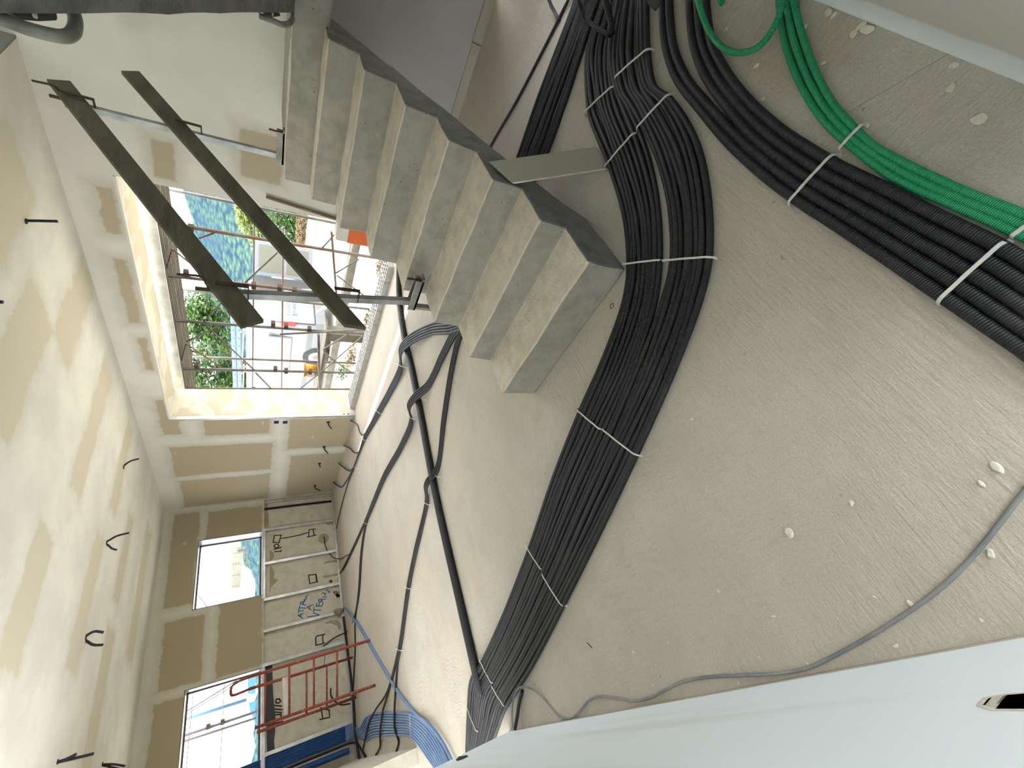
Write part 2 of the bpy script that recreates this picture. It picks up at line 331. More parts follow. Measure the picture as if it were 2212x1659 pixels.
# far wall: boarded upper part with two windows, old plaster behind the open stud frame below
ZS = 1.325; WZ0, WZ1 = 1.36, 2.385
W1, W2 = (2.56, 3.78), (-.25, 1.40)
bm = B()
for (a, b, c, d) in ((-3.2, 4.44, WZ1, 3.2), (W1[1], 4.44, ZS, WZ1), (W2[1], W1[0], ZS, WZ1), (-3.2, W2[0], ZS, WZ1)):
    box(bm, a, b, YF, YF+.013, c, d)
struct('wall_far', bm, M['wall_far'])
bm = B()
for (a, b, c, d) in ((-3.2, 5.0, WZ1, 3.2), (W1[1], 5.0, 0, WZ1), (W2[1], W1[0], 0, WZ1), (-3.2, W2[0], 0, WZ1), (W1[0], W1[1], 0, WZ0-.02), (W2[0], W2[1], 0, WZ0-.02)):
    box(bm, a, b, YF+.07, YF+.36, c, d)
old = struct('wall_far_old', bm, M['bare'])
for k, (x0, x1) in enumerate((W1, W2)):
    bm = B(); y0, y1 = YF-.004, YF+.26
    box(bm, x0+.002, x0+.014, y0, y1, WZ0-.02, WZ1-.002); box(bm, x1-.014, x1-.002, y0, y1, WZ0-.02, WZ1-.002)
    box(bm, x0+.002, x1-.002, y0, y1, WZ1-.014, WZ1-.002); box(bm, x0, x1, y0+.06, y1, WZ0-.02, WZ0)
    wd = struct('window_%d' % (k+1), bm, M['van'])
    bm = B(); f = .035
    box(bm, x0, x0+f, y1, y1+.03, WZ0, WZ1); box(bm, x1-f, x1, y1, y1+.03, WZ0, WZ1); box(bm, x0, x1, y1, y1+.03, WZ1-f, WZ1); box(bm, x0, x1, y1, y1+.03, WZ0, WZ0+f)
    fr = link('window_frame', bm, M['greypole'], wd)
# plaster base strip, holes in the partition
struct('baseboard_left', box(B(), XL-.001, XL+.003, -.9, 3.335, 0, .016), M['board'])
# white partition on the near side, ends at y 3.34
struct('wall_left', box(B(), XL-.13, XL, -.9, 3.34, 0, CE), M['white_wall'])
struct('wall_left_far', box(B(), XL-.13, XL+.005, 5.72, 9.47, 0, CE), M['bare'])
bm = B(); box(bm, .30, 2.75, YB-.13, YB, 0, 5.4); box(bm, 3.15, XR, YB-.13, YB, 0, 5.4); box(bm, 2.75, 3.15, YB-.13, YB, .65, 5.4)   # unseen low gap under the stairs, added to let daylight in
struct('wall_back', bm, M['wall_back'])
bm = B(); box(bm, -1.9, -1.6, -3.3, -3.2, 0, CE); box(bm, 1.9, 2.2, -3.3, -3.2, 0, CE); box(bm, -1.6, 1.9, -3.3, -3.2, 2.65, CE); box(bm, -1.9, -1.8, -3.2, -.9, 0, CE); box(bm, 2.1, 2.2, -3.2, YB-.13, 0, CE)  # unseen walls added to hold back sky light, wide gap left for daylight
struct('wall_rear', bm, M['upper'])
bm = B(); box(bm, -3.3, -3.2, -.9, 1.5, 0, CE); box(bm, -3.3, -3.2, 8.5, 9.8, 0, CE); box(bm, -3.3, -3.2, 1.5, 8.5, 2.5, CE); box(bm, -3.2, XL-.13, -.9, -.8, 0, CE)  # unseen wall, its large gap added to brighten the main room
struct('wall_side_room', bm, M['upper'])
bm = B(); box(bm, 4.03, 4.06, .30, 1.7, 0, 1.16)
struct('wall_stair', bm, M['grey_wall'])
bm = B(); box(bm, 4.012, 4.03, .62, 1.7, 0, .07); box(bm, 4.010, 4.03, .30, .612, 0, .075)
struct('baseboard_stair', bm, M['board'])
struct('wall_upper', box(B(), .55, .68, YB, 1.8, CE+.3, 5.4), M['upper'])
struct('wall_upper_side', box(B(), .55, XR, 1.8, 1.93, CE+.3, 4.1), M['upper'])
struct('roof', box(B(), -.5, 5.0, -.6, 2.6, 5.4, 5.6), M['upper'])  # unseen roof added to keep sky light off the upper stairs
for nm, pxs in (('oval_hole', [(2123, 1522), (2135, 1508), (2175, 1501), (2212, 1498), (2260, 1498), (2280, 1512), (2250, 1530), (2212, 1531), (2150, 1531)]), ('oval_hole', [(984, 1641), (992, 1634), (1008, 1631), (1012, 1634), (1000, 1640), (988, 1644)])):
    P = [PX(*p, XL+.0008) for p in pxs]
    link(nm, prism(B(), P, (-.0006, 0, 0)), M['hole'], bpy.data.objects['wall_left'])
    c = sum(P, V((0, 0, 0)))/len(P)
    if len(pxs) > 7: link('hole_rim', prism(B(), [c+(p-c)*1.22 for p in P], (-.0004, 0, 0)), M['core'], bpy.data.objects['wall_left'])
# metal corner profile round the opening
t = root('opening_edge_profile', 'shiny galvanised edge profile standing up the jamb of the wide opening', 'profile', (XR, OY1, 0))
bm = B(); box(bm, XR-.006, XR+.04, OY1-.012, OY1+.004, 0, OZ+.02); box(bm, XR-.010, XR-.006, OY1-.012, OY1+.03, 0, OZ+.02); p_ = link('upright', bm, M['steel'], t)
bm = B()
for z in (.10, .17): link('slot', box(B(), XR+.012, XR+.028, OY1-.0145, OY1-.012, z, z+.035), M['hole'], t)
bm = B(); box(bm, XR-.010, XR+.04, OY0, OY1, OZ-.014, OZ+.004); link('head_strip', bm, M['bag'], t)

# ------------------------------------------------------------ concrete staircase
FY0, FY1 = .75, 1.73
stair = root('concrete_staircase', 'raw grey concrete staircase turning back over itself at a landing', 'staircase', (1.33, FY0, 0))
def rough(bm, cuts, amp, seed=1):
    bmesh.ops.subdivide_edges(bm, edges=[e for e in bm.edges if e.calc_length() > .2], cuts=cuts, use_grid_fill=True)
    rnd = random.Random(seed)
    for v in bm.verts: v.co += V([rnd.uniform(-amp, amp) for _ in range(3)])
    return bm
prof = [(1.33, 0)]
z = .232; x = 1.335; xs = [1.335, 1.615, 1.905, 2.20, 2.495, 2.79, 3.075, 3.345]; zs = [.232, .376, .539, .692, .860, 1.03, 1.192, 1.352]
for k in range(8):
    prof.append((xs[k], zs[k]))
    if k < 7: prof.append((xs[k+1]-.01+.0, zs[k]-.004))
prof += [(3.6, 1.352), (3.6, 1.19)]
prof += [(3.54, 1.155), (1.86, .12), (1.78, 0)]
from mathutils import noise as NZ
def cast(prof, y0, y1, amp, ny=26, seg=.10):   # a cast concrete solid: profile swept in y with uneven faces and chipped arrises
    pts = []
    for i, a in enumerate(prof):
        b = prof[(i+1) % len(prof)]; L = math.dist(a, b); n = max(1, int(L/seg))
        for k in range(n):
            pts.append((a[0]+(b[0]-a[0])*k/n, a[1]+(b[1]-a[1])*k/n, k == 0))
    bm = B(); rows = []
    for j in range(ny+1):
        y = y0+(y1-y0)*j/ny; row = []
        for (x, z, corner) in pts:
            o1 = NZ.noise(V((x*5, y*5, z*5)))*amp; o2 = NZ.noise(V((x*5+9, y*5, z*5+4)))*amp; o3 = NZ.noise(V((x*6, y*2, z*6+20)))*amp*1.6 if j in (0, ny) else 0
            if corner: o2 -= abs(NZ.noise(V((x*9, y*16, 3))))*amp*1.1
            row.append(bm.verts.new((x+o1, y+o3, z+(o2 if z > .01 else 0))))
        rows.append(row)
    n = len(pts)
    for j in range(ny):
        for i in range(n): bm.faces.new((rows[j][i], rows[j][(i+1) % n], rows[j+1][(i+1) % n], rows[j+1][i]))
    c = [bm.faces.new(rows[0]), bm.faces.new(list(reversed(rows[-1])))]
    bmesh.ops.recalc_face_normals(bm, faces=bm.faces); bmesh.ops.triangulate(bm, faces=c); return bm
bm = cast(prof, FY0, FY1, .006)
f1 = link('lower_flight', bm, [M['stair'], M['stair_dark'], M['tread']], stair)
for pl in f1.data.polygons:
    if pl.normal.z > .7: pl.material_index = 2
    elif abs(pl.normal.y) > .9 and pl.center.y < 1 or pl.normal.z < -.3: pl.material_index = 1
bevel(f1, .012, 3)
bm = cast([(3.28, 1.165), (3.28, 1.350), (XR-.005, 1.350), (XR-.005, 1.165)], YB+.01, FY1, .006)
ld = link('landing', bm, M['stair'], stair)
# upper flight, rising back towards the camera
pr = [(3.29, 1.34), (3.45, 1.34)]
x, z = 3.45, 1.345
st = []
for k in range(10):
    z2 = z+.186; st += [(x, z2), (x-.30, z2)]; x -= .30; z = z2
pr = [(3.29, 1.345), (3.45, 1.345)] + st + [(x, z-.1), (x, 1.345+.621*(3.29-x))]
bm = cast(pr, YB+.012, FY0, .004)
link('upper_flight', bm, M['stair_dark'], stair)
# guard rail of the lower flight
def board(name, px, label, y0=1.655, th=.026):
    poly = [PY(*p, y0) for p in px]
    o = link(name, prism(B(), poly, (0, th, 0)), M['wood']); tag(o, label, 'plank', 'guard rail boards of the staircase'); bevel(o, .003, 1); return o
board('guard_board', [(100, 170), (152, 174), (570, 690), (520, 703)], 'upper dark weathered guard board sloping along the staircase')
board('guard_board', [(261, 152), (301, 153), (792, 707), (745, 700)], 'lower dark weathered guard board sloping along the staircase')
def guard_post(base, top, label, hooks):
    t = root('guard_post', label, 'post', base, 'guard posts of the lower flight')
    b, tp = V(base), V(top)
    link('pole', obox(B(), b, tp, .036, .036, V((1, 0, 0))), M['post'], t)
    bm = B(); d = (tp-b).normalized()
    obox(bm, tp+V((0, -.02, 0)), tp+V((.0, -.02, .06)), .014, .014); tube(bm, smooth_path([tp+V((0, 0, -.01)), tp+V((.035, -.03, .02)), tp+V((.04, -.06, .03)), tp+V((.04, -.06, .13))], .02), .006, 6)
    link('top_hook', bm, M['rust'], t)
    for hz in hooks:
        c = b.lerp(tp, hz)
        bm = B(); box(bm, c.x-.012, c.x+.012, 1.634, 1.72, c.z-.085, c.z-.079); box(bm, c.x-.012, c.x+.012, 1.634, 1.640, c.z-.08, c.z+.055); link('board_bracket', bm, M['rust'], t)
    bm = B(); z0 = b.z
    box(bm, b.x-.03, b.x+.03, FY1-.22, FY1+.03, z0-.0, z0+.012); box(bm, b.x-.03, b.x-.024, FY1-.20, FY1+.03, z0, z0+.05); box(bm, b.x+.024, b.x+.03, FY1-.20, FY1+.03, z0, z0+.05)
    box(bm, b.x-.02, b.x+.02, FY1+.01, FY1+.03, z0-.25, z0+.02); box(bm, b.x-.02, b.x+.02, FY1-.12, FY1+.03, z0-.27, z0-.25)
    link('clamp', bm, M['dullsteel'], t)
    bm = B(); cyl(bm, (b.x, FY1-.19, z0+.01), (b.x, FY1-.19, z0+.10), .007, 8); link('clamp_bolt', bm, M['rust'], t)
    return t
pb, pt_ = PY(603, 336, 1.71), PY(140, 222, 1.70)
guard_post((pb.x, 1.71, 1.352), (pt_.x, 1.70, pt_.z), 'galvanised guard post clamped to the edge of the landing', (.50, .955))
pb, pt_ = PY(905, 652, 1.71), PY(455, 633, 1.70)
guard_post((pb.x, 1.71, pb.z+.02), (pt_.x, 1.70, pt_.z), 'galvanised guard post clamped halfway up the lower flight', (.42, .93))
# guard clamps of the upper flight
def upper_clamp(pts, r, Y, plate, rod, label):
    P = [PY(*p, Y) for p in pts]
    t = root('guard_clamp', label, 'clamp', P[len(P)//2], 'guard clamps of the upper flight')
    link('bent_tube', tube(B(), smooth_path(P, .015), r, 12), M['dullsteel'], t)
    link('jaw_plate', prism(B(), [PY(*p, Y+.03) for p in plate], (0, -.012, 0)), M['vdark'], t)
    link('threaded_rod', tube(B(), [PY(*rod[0], Y-.01), PY(*rod[1], Y-.01)], r*.32, 8), M['steel'], t)
upper_clamp([(-60, 20), (0, 40), (60, 62), (115, 76), (140, 79), (156, 72), (163, 55), (160, 30), (146, 0), (135, -25)], .0195, .78, [(-30, -20), (12, 30), (35, 42), (85, 46), (122, 44), (124, 38), (112, 28), (75, -20)], [(66, -15), (76, 36)], 'bent galvanised clamp high on the upper flight, near the ceiling edge')
upper_clamp([(560, 34), (590, 45), (605, 52), (618, 53), (629, 46), (633, 30), (636, 5), (638, -20)], .014, .78, [(565, -15), (569, 32), (585, 37), (605, 35), (596, 30), (600, -15)], [(588, -15), (589, 32)], 'bent galvanised clamp at the foot of the upper flight')
# plasterboard strip leaning on the stair side
A = [PY(1063, 352, .735), PY(1112, 397, .735), F(1314, 366, .004), F(1291, 320, .004)]
nrm = (A[1]-A[0]).cross(A[2]-A[0]).normalized()*(-.013 if (A[1]-A[0]).cross(A[2]-A[0]).z > 0 else .013)
bm = B(); lo = [bm.verts.new(p-nrm*0) for p in A]; hi = [bm.verts.new(p+V((0, 0, .02))) for p in A]
bm.faces.new(hi).material_index = 0; bm.faces.new(list(reversed(lo)))
for i in range(4):
    f = bm.faces.new((lo[i], lo[(i+1) % 4], hi[(i+1) % 4], hi[i])); f.material_index = 1
bmesh.ops.recalc_face_normals(bm, faces=bm.faces)
tag(link('plasterboard_strip', bm, [M['board'], M['core']]), 'broken grey plasterboard strip leaning from the floor to the stair side', 'plasterboard')
bm = B(); cyl(bm, PX(575, 425, XR-.03), PX(726, 473, XR-.03), .016, 10)
tag(link('wooden_stick', bm, M['stick']), 'thin wooden pole propped upright on the white wall behind the stairs', 'pole')
t = root('plaster_sack', 'white paper sack with orange print showing between the upper stair edges', 'sack', (XR-.12, 2.60, 0))
a, b = PX(722, 470, XR-.1), PX(795, 512, XR-.1)
bm = box(B(), XR-.20, XR-.02, 2.30, 2.80, .0, .80); o = link('sack_body', bm, M['bag'], t); bevel(o, .03, 3)
a, b = PX(745, 470, XR-.205), PX(795, 515, XR-.205)
link('printed_panel', box(B(), XR-.206, XR-.2005, 2.32, 2.79, .36, .68), M['orange'], t)

# ------------------------------------------------------------ conduit bundles on the floor
def bundle(sections, n, r, zoff=0.0, jit=.25, gap=None, seed=0):
    rnd = random.Random(seed); res = []
    S = [(F(*a, r), F(*b, r)) for a, b in sections]
    ph = [[rnd.uniform(0, 6.28) for _ in range(2)] for _ in range(n)]
    for i in range(n):
        pts = []; f0 = (i+.5)/n
        for k, (a, b) in enumerate(S):
            f = f0 + jit/n*(math.sin(k*.9+ph[i][0])+.5*math.sin(k*2.1+ph[i][1]))
            g = gap[k] if gap else 0
            f = f*(1-g) + (g if f0 > .53 else 0)
            p = a.lerp(b, f); p.z += zoff + .28*r*(1+math.sin(k*1.1+ph[i][1])) ; pts.append(p)
        res.append(pts)
    return res
SEC = [((1318, -60), (1398, -60)), ((1300, 0), (1400, 0)), ((1266, 110), (1408, 112)), ((1268, 200), (1425, 190)), ((1275, 250), (1455, 215)), ((1315, 365), (1510, 310)), ((1345, 470), (1535, 430)),
       ((1353, 572), (1536, 560)), ((1343, 650), (1520, 650)), ((1302, 775), (1465, 805)), ((1255, 885), (1383, 980)), ((1200, 1015), (1320, 1110)), ((1143, 1180), (1222, 1305)), ((1088, 1320), (1150, 1440)),
       ((1042, 1420), (1098, 1525)), ((1016, 1470), (1090, 1545)), ((1012, 1530), (1072, 1590)), ((1007, 1660), (1030, 1700))]
GAP = [0, 0, 0, 0, 0, .03, .07, .08, .03, 0, 0, .01, .02, 0, 0, 0, 0, 0]
NB = 17
for i, pts in enumerate(bundle(SEC, NB, .0125, gap=GAP, jit=.24, seed=3)):
    side = ('from the staircase edge' if i < 9 else 'from the open floor edge'); k = i if i < 9 else NB-1-i
    pipe('electrical_conduit', pts, .0142 if i in (1, 7, 10, 12, 13, 15, 16) else .0122, M['black'], 'black corrugated conduit in the wide floor bundle, %s strand %s' % (ORD[k], side), group='wide conduit bundle', n=8)
# second bundle passing under the staircase
SB = [((1252, -40), (1330, -40)), ((1243, 0), (1300, 0)), ((1200, 115), (1262, 110)), ((1160, 220), (1222, 220)), ((1114, 344), (1178, 339)), ((1060, 480), (1110, 480)), ((975, 690), (1010, 712))]
for i, pts in enumerate(bundle(SB, 13, .011, jit=.4, seed=5)):
    pipe('electrical_conduit', pts[:6], .0125, M['black'], 'thin black conduit running beneath the stairs, %s strand from the stair foot wall' % ORD[i], group='conduits under the staircase', n=8)
pipe('electrical_conduit', [F(1243, -30, .03), F(1225, 5, .012), F(1180, 95, .010), F(1115, 220, .010), F(1062, 312, .010), F(1030, 380, .01)], .009, M['black'], 'single thin black cable running apart beside the under-stair bundle', n=8)
# right-hand bundle of large conduits
SR = [((1424, -60), (1530, -60)), ((1424, 0), (1532, 0)), ((1430, 100), (1545, 85)), ((1455, 175), (1575, 145)), ((1500, 235), (1625, 210)), ((1560, 310), (1700, 275)), ((1640, 385), (1758, 312)), ((1712, 440), (1815, 345)),
      ((1800, 498), (1910, 390)), ((1900, 566), (2030, 450)), ((2035, 660), (2170, 516)), ((2130, 725), (2270, 578)), ((2212, 780), (2350, 640)), ((2330, 880), (2470, 740))]
GR = [.28, .28, .24, .16, .08, 0, 0, 0, 0, 0, 0, 0, 0, 0]
for i in range(5):
    pts = []
    for k, (a, b) in enumerate(SR):
        a, b = F(*a, .016), F(*b, .016); f = (i+.5)/5; g = GR[k]; f = f*(1-g)+(g if i > 1 else 0); p = a.lerp(b, f); pts.append(p)
    pipe('electrical_conduit', pts, .0172, M['blackbig'], 'thick black ribbed conduit curving round the floor, %s of five from the open floor' % ORD[i], group='thick conduits', n=12, step=.02)
SG = [((1672, -50), (1712, -50)), ((1675, 0), (1722, 0)), ((1680, 65), (1742, 70)), ((1694, 125), (1778, 165)), ((1730, 206), (1815, 228)), ((1770, 264), (1862, 279)), ((1822, 312), (1905, 318)), ((1921, 389), (1995, 362)), ((2024, 437), (2105, 412)), ((2120, 480), (2212, 452)), ((2207, 521), (2300, 492)), ((2330, 590), (2400, 545))]
for i in range(3):
    pts = [F(*a, .013).lerp(F(*b, .013), (i+.5)/3) for a, b in SG]
    pipe('electrical_conduit', pts, .0105, M['green'], 'green corrugated conduit, %s of three from the thick black ones' % ORD[i], group='green conduits', n=12, step=.02)
pipe('electrical_conduit', [F(1498, -40, .10), F(1510, 10, .09), F(1528, 60, .07), F(1558, 100, .055), F(1598, 114, .05), F(1640, 100, .055), F(1668, 66, .06), F(1686, 25, .06), F(1692, -10, .05), F(1695, -40, .04)], .0105, M['green'], 'green corrugated conduit hanging in a loose loop over the floor', n=12, step=.015)
pipe('electrical_conduit', [F(1570, -60, .05), F(1555, -5, .04), F(1560, 6, .04)], .0105, M['green'], 'cut end of a green conduit poking in beside the looped one', n=12)
pipe('electrical_conduit', [F(1238, -50, .16), F(1250, 0, .14), F(1262, 35, .10), F(1290, 62, .07), F(1318, 76, .045)], .011, M['black'], 'black conduit tail arching over the start of the bundles', group='loose conduit tails')
pipe('electrical_conduit', [F(1308, -60, .16), F(1308, 0, .12), F(1318, 40, .09), F(1322, 74, .07)], .0145, M['black'], 'thick black conduit tail with a cut end above the wide bundle', group='loose conduit tails', n=12)
pipe('electrical_conduit', [F(1180, -50, .08), F(1186, 0, .04), F(1196, 22, .02), F(1208, 44, .012)], .010, M['black'], 'black conduit tail meeting the single thin cable near the stair wall', group='loose conduit tails')
bm = prism(B(), [F(1385, -20, .09), F(1402, 12, .075), F(1412, 22, .07), F(1424, 5, .08), F(1428, -20, .09)], (0, 0, -.012))
tag(link('dark_sheet', bm, M['vdark']), 'corner of a dark rubber sheet resting over the conduits', 'sheet')

# straps
def strap(a, b, h, wd=.008, label='', group='plastic ties of the wide bundle', m=None):
    A, Bp = F(*a), F(*b); d = (Bp-A); L = d.length; d.normalize()
    side = V((-d.y, d.x, 0)); pts = []
    for s, z in ((-.02, 0), (-.004, h*.45), (.06, h*.93), (.25, h*1.0), (.5, h*1.06), (.75, h*1.0), (.94, h*.93), (1.004, h*.45), (1.02, 0)):
        p = A+d*L*s; pts.append(V((p.x, p.y, z+.0015)))
    P = smooth_path(pts, .008); bm = B(); n = len(P); rows = []
    for i, p in enumerate(P):
        t = (P[min(i+1, n-1)]-P[max(i-1, 0)]).normalized(); nn = side.cross(t)
        if nn.z < 0: nn = -nn
        rows.append([bm.verts.new(p+side*s*wd/2+nn*q_) for s, q_ in ((-1, 0), (1, 0), (1, .0016), (-1, .0016))])
    for i in range(n-1):
        for k in range(4): bm.faces.new((rows[i][k], rows[i][(k+1) % 4], rows[i+1][(k+1) % 4], rows[i+1][k])).smooth = False
    bm.faces.new(rows[0]); bm.faces.new(list(reversed(rows[-1])))
    e = P[-1]; box(bm, e.x-.006, e.x+.006, e.y-.005, e.y+.005, 0, .008)
    bmesh.ops.recalc_face_normals(bm, faces=bm.faces)
    tag(link('cable_tie', bm, m or M['strap']), label, 'cable tie', group)
PLACE = ['nearest the stair landing side', 'beside the tilted plasterboard strip', 'at the foot of the staircase', 'just past the stair foot', 'midway to the white wall', 'before the white wall corner', 'closest to the white wall corner']
for k, (a, m_, m2, b) in enumerate([((1270, 250), (1335, 190), (1335, 176), (1412, 110)), ((1313, 368), (1381, 290), (1382, 286), (1457, 207)), ((1351, 574), (1436, 564), (1438, 566), (1545, 558)),
        ((1254, 883), (1308, 928), (1308, 924), (1385, 983)), ((1142, 1172), (1180, 1230), (1178, 1234), (1224, 1307)), ((1042, 1418), (1071, 1474), (1068, 1474), (1100, 1525))]):
    wd = .008 if k > 1 else .010
    strap(a, m_, .034, wd, 'white tie on the stair-side half of the wide bundle, %s' % PLACE[k])
    strap(m2, b, .034, wd, 'white tie on the open-floor half of the wide bundle, %s' % PLACE[k])
strap((1012, 1512), (1038, 1578), .034, .006, 'white plastic tie around the wide bundle, %s' % PLACE[6])
strap((1711, 447), (1812, 338), .038, .009, 'white tie over the five thick black conduits, farther of the two', 'ties of the thick conduits')
strap((2032, 657), (2178, 526), .038, .009, 'white tie over the five thick black conduits, nearer of the two', 'ties of the thick conduits')
strap((1818, 328), (1872, 272), .024, .009, 'white tie over the green conduits, farther of the two', 'ties of the green conduits')
strap((2188, 516), (2255, 470), .024, .009, 'white tie over the green conduits, nearer of the two', 'ties of the green conduits')

# ------------------------------------------------------------ smaller groups on the far floor
def group_paths(center, n, r, sp=None):
    C = [F(*c, r) for c in center]; sp = sp or 2.35*r; out = []
    for i in range(n):
        pts = []
        for k, p in enumerate(C):
            d = C[min(k+1, len(C)-1)]-C[max(k-1, 0)]; s = V((-d.y, d.x, 0)).normalized(); q_ = p+s*(i-(n-1)/2)*sp; pts.append(q_)
        out.append(pts)
    return out
R1 = .0115
big = [F(862, 560, .03), F(862, 640, .03), F(872, 720, .03), F(890, 800, .03), F(906, 880, .03), F(928, 1000, .03), F(950, 1110, .03), (F(990, 1285, .03)), F(1022, 1425, .03), F(1040, 1500, .02)]
pipe('black_pipe', big, .034, M['blackbig'], 'single fat black pipe lying straight across the floor past the stairs', 'pipe', step=.05, n=14)
# hump over the fat pipe
def over(pts, idx, z=.085):
    for k in idx: pts[k].z = z
    return pts
ga = [(1010, 692), (972, 706), (930, 712), (893, 738), (875, 762), (870, 790), (842, 846), (818, 890), (787, 945)]
holesO = [((787, 945), (778, 935), (772, 920), (767, 908)), ((765, 1006), (762, 985), (755, 980), (751, 963)), ((764, 1012), (756, 1018), (746, 1018), (741, 998)), ((755, 1035), (738, 1056), (732, 1052), (728, 1042))]
tail = [[(787, 945), (777, 933), (772, 918), (766, 909)], [(787, 948), (776, 975), (763, 976), (757, 969), (750, 963)], [(787, 948), (765, 1006), (756, 1017), (748, 1014), (740, 1001)], [(787, 948), (765, 1006), (750, 1036), (738, 1052), (730, 1049), (725, 1042)],
        [(787, 948), (765, 1006), (748, 1055), (737, 1095), (730, 1125), (727, 1142)]]
wl = ['nearest the opening', 'second along', 'third along', 'nearest the room corner']
for i, pts in enumerate(group_paths(ga, 5, R1)):
    over(pts, (3, 4), .07); pts[5].z = .035
    tl = [F(*p, R1+.003*i) for p in tail[i][1:]]
    if i < 4: tl[-1] = PX(*tail[i][-1], XR-.003); tl[-1].z = max(tl[-1].z, .05); tl[-1].x = XR+.01
    lab = 'dusty conduit of five, the one ending in the right wall hole %s' % wl[i] if i < 4 else 'dusty conduit of five, the one reaching the far wall corner'
    pipe('electrical_conduit', pts+tl, R1, M['greyblue'], lab, group='grey conduit group', n=8)
gb = [(1010, 690), (984, 716), (955, 770), (925, 832), (906, 860), (894, 882), (893, 905), (868, 962), (830, 1030), (805, 1090), (790, 1128)]
gb_t = [[(755, 1198), (736, 1236), (730, 1243)], [(757, 1200), (740, 1232), (722, 1244)], [(780, 1190), (774, 1278), (766, 1330), (748, 1365)], [(782, 1190), (776, 1278), (767, 1340), (767, 1400), (762, 1500)]]
for i, pts in enumerate(group_paths(gb, 4, R1)):
    over(pts, (4, 5), .07); pts[6].z = .035
    tl = [F(*p, R1) for p in gb_t[i]]
    if i < 2: tl.append(PY(712+4*i, 1256, YF+.04))
    if i == 2: tl.append(PY(722, 1378, YF+.03)); tl.append(PY(697, 1397, YF+.03))
    pipe('electrical_conduit', pts+tl, R1, M['black'], 'black conduit of four hopping over the fat pipe, %s from the opening' % ORD[i], group='middle conduit group', n=8)
gc = [(1010, 690), (992, 728), (975, 800), (958, 910), (945, 1010), (933, 1046), (922, 1085), (897, 1195), (882, 1270), (866, 1385), (858, 1425)]
gc_t = [[(836, 1495), (812, 1532), (797, 1560), (790, 1590), (783, 1622)], [(838, 1498), (826, 1540), (821, 1585), (821, 1612), (812, 1630)], [(856, 1470), (852, 1540), (853, 1575), (861, 1600), (856, 1622)]]
for i, pts in enumerate(group_paths(gc, 3, R1+.001)):
    over(pts, (5,), .07)
    tl = [F(*p, R1 + (.03 if 1520 < p[1] < 1600 else 0)) for p in gc_t[i]]
    pipe('electrical_conduit', pts+tl, R1+.001, M['black'], 'black conduit of three ending by the low blue pipes, %s from the far wall' % ORD[i], group='long conduit group', n=8)
WH = 'ties of the small floor groups'
for (a, b, lab) in (((885, 738), (903, 748), 'thin white tie on the grey conduits, stair side of the fat pipe'), ((860, 783), (880, 793), 'thin white tie on the grey conduits just past the fat pipe'), ((811, 882), (826, 894), 'thin white tie on the grey conduits, midway to the opening'),
        ((780, 940), (793, 952), 'thin white tie on the grey conduits where the first one turns off'), ((757, 1003), (773, 1012), 'thin white tie on the grey conduits where two turn off'),
        ((906, 853), (920, 864), 'thin white tie on the four black conduits, stair side of the fat pipe'), ((887, 890), (900, 905), 'thin white tie on the four black conduits just past the fat pipe'), ((783, 1123), (797, 1132), 'thin white tie where the four black conduits split'),
        ((937, 1022), (953, 1030), 'thin white tie on the three long conduits beside the fat pipe'), ((918, 1082), (932, 1090), 'thin white tie on the three long conduits past the fat pipe'), ((876, 1264), (889, 1271), 'thin white tie midway along the three long conduits'),
        ((858, 1398), (870, 1404), 'thin white tie where the three long conduits start to fan out')):
    strap(a, b, .055 if 'fat pipe' in lab and 'just' in lab else .03, .006, lab, WH)
# blue pipes
def chain(px, z): return [F(*p, z) for p in px]
for i in range(2):
    o_ = 3*i
    pipe('blue_pipe', [PY(742+o_, 1309, YF-.01)] + chain([(752+o_, 1322), (780+o_, 1362), (800+o_, 1398), (832+o_, 1452), (862+o_, 1500), (893+o_, 1538)], .013) + chain([(930, 1568+o_), (958, 1606+o_), (985, 1660+o_)], .03), .0125, M['blue'], 'dusty blue pipe running alone from the far wall, %s of the pair' % ('upper', 'lower')[i], 'pipe', 'pair of blue pipes', n=8)
OUT = [(773, 1573), (790, 1548), (813, 1539), (856, 1538), (894, 1543), (927, 1568), (952, 1605), (978, 1660)]
INN = [(793, 1601), (805, 1594), (831, 1591), (858, 1590), (884, 1592), (902, 1609), (922, 1637), (945, 1668)]
NBL = 9
for i in range(NBL):
    f = (i+.5)/NBL; pts = []
    a = V((.17-.022*i, YF+.03-.004*(i % 2), 0))
    pts += [V((a.x, a.y, 1.9)), V((a.x, a.y, 1.0)), V((a.x, a.y-.01, .3)), V((a.x, a.y-.05, .07))]
    for o_, n_ in zip(OUT, INN): p = F(*o_, .014).lerp(F(*n_, .014), f); pts.append(p)
    pth = smooth_path(pts, .04); k0 = next(k for k, p in enumerate(pth) if p.z < .16)
    t = root('blue_pipe', 'blue pipe coming down the far wall and across the floor, %s from the room side' % ORD[i], 'pipe', pts[4], 'bundle of blue pipes')
    link('wall_run', tube(B(), pth[:k0+1], .0135, 8), M['deepblue'], t); link('floor_run', tube(B(), pth[k0:], .0135, 8), M['blue'], t)
pipe('electrical_conduit', [V((-.06, YF-.03, 1.9)), V((-.06, YF-.03, .3)), V((-.07, YF-.06, .06)), F(792, 1640, .02), F(800, 1652, .02)], .017, M['black'], 'black conduit rising beside the blue pipes on the far wall', n=8)
pipe('blue_pipe', [V((-.14, YF-.05, 1.9)), V((-.14, YF-.05, .9)), V((-.15, YF-.05, .12))], .045, M['deepblue'], 'fat blue insulated pipe rising at the end of the far wall', 'pipe', n=14)
pipe('black_pipe', chain([(742, 1332), (750, 1400), (762, 1500)], .02)+[F(768, 1590, .035), F(778, 1645, .04), F(784, 1670, .03)], .020, M['black'], 'black pipe lying along the foot of the far wall', 'pipe')
